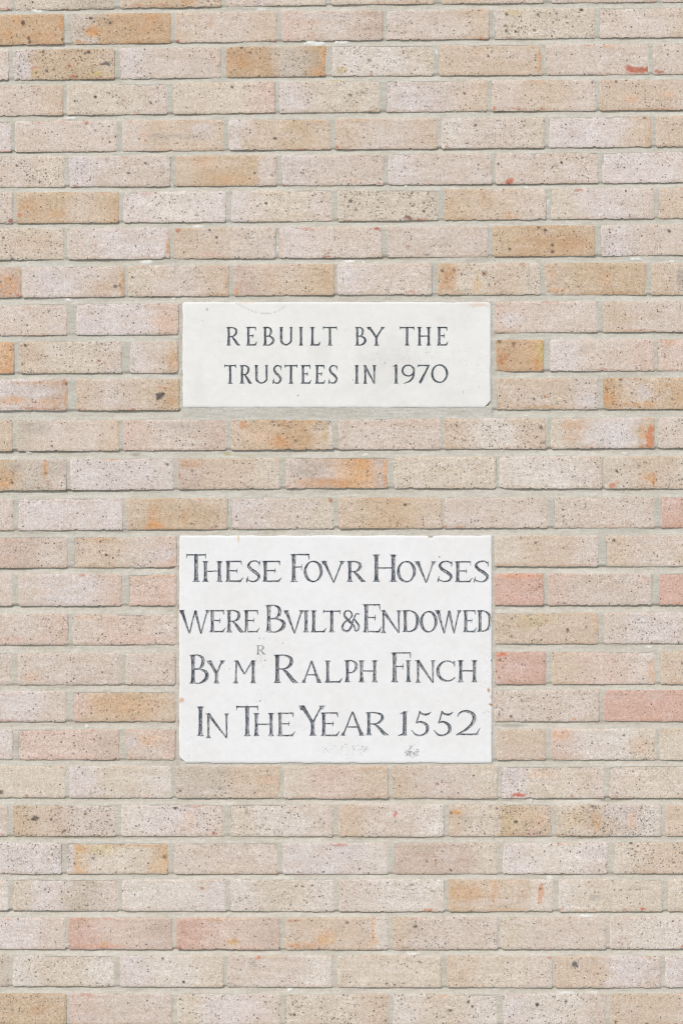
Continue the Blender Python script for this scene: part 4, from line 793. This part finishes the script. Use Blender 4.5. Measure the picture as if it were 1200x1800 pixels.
def tone1(X, Y):
    tone = np.broadcast_to(surf((237, 236, 230)), X.shape + (3,)).copy()
    g = sstep(0.0, 0.8, fbm(X / 50, Y / 40, 301, 4)); tone = paintover(tone, 0.36 * g, (220, 218, 210))
    g = blob(X, Y, 690, 650, 70, 30, 4, 14) * .25 + blob(X, Y, 560, 620, 20, 26, 9, 8) * .22 + blob(X, Y, 655, 625, 26, 20, 19, 8) * .2
    tone = paintover(tone, g, (214, 212, 204))
    crack = segd(X, Y, [(414, 532), (423, 537), (436, 543.5), (450, 549), (463, 551.2), (476, 550.5), (488, 547), (497, 541.5), (502, 536.5)])
    tone = paintover(tone, sstep(1.0, 0.2, crack) * .42, (150, 138, 118))
    tone = paintover(tone, blob(X, Y, 840, 535, 19, 5, 5, 3) * .8, (228, 208, 190))
    tone = paintover(tone, blob(X, Y, 432, 530.5, 16, 2.2, 6, 1) * .7, (226, 196, 160))
    for (x, y, r, a) in [(364,544,2.2,.45),(524,695,1.2,.8),(814,689,1.3,.5),(749,619,1.1,.5),(676,638,1.2,.5),(620,668,1.2,.5),(356,564,1,.4),(840,642,1,.3),(841,680,1.4,.3),(385,600,1.3,.2)]:
        tone = paintover(tone, blob(X, Y, x, y, r, r * 1.2, 3, .4) * a, (110, 108, 104))
    dirt = 0.12 + 0.25 * sstep(0.2, .8, fbm(X / 30, Y / 30, 330, 3)) * (X > 600) + .2 * (Y > 610) * (Y < 650) * (X > 600)
    worn = np.full(X.shape, 0.34) + 0.22 * fbm(X / 14, Y / 30, 340, 2)
    return tone, dirt, worn
def edge1(X, Y, D):
    cx, cy, r = 862, 716.5, 12
    ex = (X - (cx - r)) + (Y - (cy - r)) - r
    ex = np.where((X > cx - r) & (Y > cy - r) & (ex > 0), ex + 0.6 * vn(X / 3, Y / 3, 8), 0)
    X = X - ex / 2; Y = Y - ex / 2
    # tiny rounding of the other corners
    for (ax, ay, r) in ((321.5, 531, 3.0), (862, 531, 4.5), (321.5, 716.5, 2.5)):
        dx = np.abs(X - ax); dy = np.abs(Y - ay); e = np.clip(r - dx - dy, 0, None)
        X = X + np.sign(600 - ax) * e * .4; Y = Y + np.sign(624 - ay) * e * .4
    return X, Y, D
plaque(PL1, txt1, 4.0, 4.0, [(573, 609), (639, 676)],
       'smaller upper white stone plaque reading REBUILT BY THE TRUSTEES IN 1970', 'inscribed white stone plaques in the wall', 400, tone1, edge1, (1.0, 1.95), 0.62)

# ---- lower plaque
R1 = [('T',328,362,974.5,1023,1),('H',356,391.4,986.5,1023,0),('E',395.8,427.7,986,1023,0),('S',432.8,458.6,985.5,1023.3,0),('E',461,494.9,986,1023,0),
      ('F',510,543.2,974,1023,1),('O',534,567,986,1023.3,0),('V',566.2,604.5,986.3,1024.5,0),('R',609.3,642.4,986.3,1023,0),
      ('H',654.8,697.5,975,1023,1),('O',697.5,730.6,986.3,1023.8,0),('V',730.2,765.2,986.8,1024.5,0),('S',768,796,986,1023.3,0),('E',798.6,829.7,986.8,1023.6,0),('S',831.7,859.8,985.8,1024,0)]
R2 = [('W',316.8,368,1072.6,1113.9,0),('E',368,396.5,1072.6,1111.7,0),('R',397.5,429,1072.6,1111.7,0),('E',428,456,1072.6,1111.7,0),
      ('B',466,500.4,1063.6,1111.7,1),('V',499.7,533.5,1073,1113.8,0),('I',531.5,544.5,1073,1111.7,0),('L',546,573.5,1073,1111.7,0),('T',568,598,1073.5,1111.7,0),
      ('&',599.7,632.3,1073,1111.4,0),('E',637,671,1062.4,1111.7,1),('N',668.5,704.5,1073,1113,0),('D',706.7,736.2,1073,1111.3,0),('O',737.9,768.3,1074.2,1111.9,0),
      ('W',766.4,809.6,1073,1113.8,0),('E',812.8,837.2,1073,1111.4,0),('D',837.7,863.2,1073,1111,0)]
R3 = [('R',451.4,467,1134.7,1150.9,2),('B',333,365.6,1150.9,1201.8,1),('Y',365,394.6,1161.2,1201.3,0),('M',409.6,450.6,1161.2,1201.3,0),
      ('R',480.9,523.9,1150.9,1200.6,1),('A',530,565,1161.5,1200.5,0),('L',570.5,601.4,1161.2,1200,0),('P',605,629.9,1160.8,1199.5,0),('H',629.9,663.7,1160.8,1199.5,0),
      ('F',686.7,721.2,1147,1199.5,1),('I',712.5,722.5,1160.8,1199,0),('N',729,764.5,1160.8,1200.5,0),('C',767.6,799.5,1161.2,1198.3,0),('H',803.9,838.9,1160.6,1199.3,0)]
R4 = [('I',345,360.3,1242.2,1294.2,1),('N',361.2,402.3,1254.3,1297.8,0),('T',415.8,453.8,1241.5,1294.2,1),('H',445.3,482,1253.6,1294.2,0),('E',487.1,518.5,1253,1294.2,0),
      ('Y',526.8,569.8,1240.5,1293.4,1),('E',563.7,596.6,1252.6,1294,0),('A',599,640,1251,1293.4,0),('R',642.7,682.6,1252,1292.5,0),
      ('1',699.2,716.5,1251,1293.4,1),('5',722.4,757.5,1250,1293.4,0),('5',761.6,796.3,1250,1293.4,0),('2',801.5,843.3,1248.7,1292.6,1)]
def tone2(X, Y):
    tone = np.broadcast_to(surf((240, 239, 236)), X.shape + (3,)).copy()
    g = sstep(0.0, 0.8, fbm(X / 60, Y / 50, 501, 4)); tone = paintover(tone, 0.25 * g, (230, 229, 223))
    tone = paintover(tone, blob(X, Y, 419, 946, 1.8, 8, 5, .8) * .75, (222, 198, 150))
    tone = paintover(tone, blob(X, Y, 318, 1231, 4.5, 5.5, 5, 2) * .75, (214, 170, 128))
    tone = paintover(tone, blob(X, Y, 858, 1213, 2.8, 3.2, 6, 1) * .9, (196, 146, 84))
    tone = paintover(tone, blob(X, Y, 861.5, 1239, 3, 2.2, 7, 1) * .9, (186, 130, 70))
    tone = paintover(tone, blob(X, Y, 863, 1225, 2, 3, 7, 1) * .6, (220, 180, 140))
    tone = paintover(tone, blob(X, Y, 757, 943, 5, 2.2, 9, 1.5) * .9, (205, 186, 160))
    for (x, y, r, a) in [(772,979,1.4,.8),(497,1131,1.2,.7),(466,1161,1.2,.8),(404,1176,.9,.7),(457,1232,1.3,.8),(456,1123,1.1,.7),(864,1161,1.8,.8),(865,1289,2,.8),(464,1122,1,.5)]:
        tone = paintover(tone, blob(X, Y, x, y, r, r, 3, .3) * a, (90, 88, 86))
    dirt = 0.06 + .12 * sstep(0, .8, fbm(X / 24, Y / 24, 530, 3))
    for (x, y, rx, ry, a) in [(722,1322,14,10,1.1),(640,1316,10,5,.8),(575,1316,12,5,.6),(560,1318,10,4,.5),(610,1312,14,4,.65),(722,1318,7,5,.3),(628,1318,14,7,.70),(598,1313,24,7,.5),(585,1320,20,5,.4),(615,1326,24,6,.35),(745,1318,16,6,.35),(852,1140,12,20,.42),(855,1165,8,30,.42),(855,1255,9,7,.6),(850,1200,10,20,.4),(465,1215,22,16,.42),(463,1160,14,14,.45),(475,1205,8,6,.4),(460,1232,14,5,.5),(325,1300,12,30,.35),(328,1332,16,9,.45),(340,1310,24,14,.3),(530,1275,20,14,.45),(515,1285,14,6,.35),(648,1248,26,5,.35),(752,1228,30,8,.4),(640,1205,28,8,.3),(790,1215,30,10,.3),(470,1140,20,12,.35),(700,1305,60,10,.28),(445,1305,40,20,.2),(852,1113,10,10,.4)]:
        dirt = np.maximum(dirt, a * blob(X, Y, x, y, rx, ry, int(x), 6))
    worn = 0.50 + 0.28 * fbm(X / 18, Y / 40, 540, 2)
    return tone, dirt, worn
def edge2(X, Y, D):
    r = 13
    ex = ((315.5 + r) - X) + (Y - (1341 - r)) - r + 2.2 * vn(X / 5, Y / 5, 12)
    ex = np.where((X < 315.5 + r) & (Y > 1341 - r) & (ex > 0), ex, 0)
    X = X + ex * .42; Y = Y - ex * .38
    # nick in the upper edge
    nk = sstep(6, 1.5, np.abs(X - 757)) * sstep(7, 0, Y - 941.5)
    Y = Y + 2.2 * nk; D = D + 0.0012 * nk
    for (ax, ay, r) in ((315.5, 941.5, 2.0), (864, 941.5, 2.0), (864, 1341, 1.5)):
        dx = np.abs(X - ax); dy = np.abs(Y - ay); e = np.clip(r - dx - dy, 0, None)
        X = X + np.sign(600 - ax) * e * .4; Y = Y + np.sign(1140 - ay) * e * .4
    return X, Y, D
plaque(PL2, R1 + R2 + R3 + R4, 5.4, 6.5, [(972, 1026), (1060, 1116), (1133, 1204), (1238, 1300)],
       'larger lower white stone plaque reading THESE FOVR HOVSES WERE BVILT, dated 1552', 'inscribed white stone plaques in the wall', 500, tone2, edge2, (1.0, 2.1), 0.68)
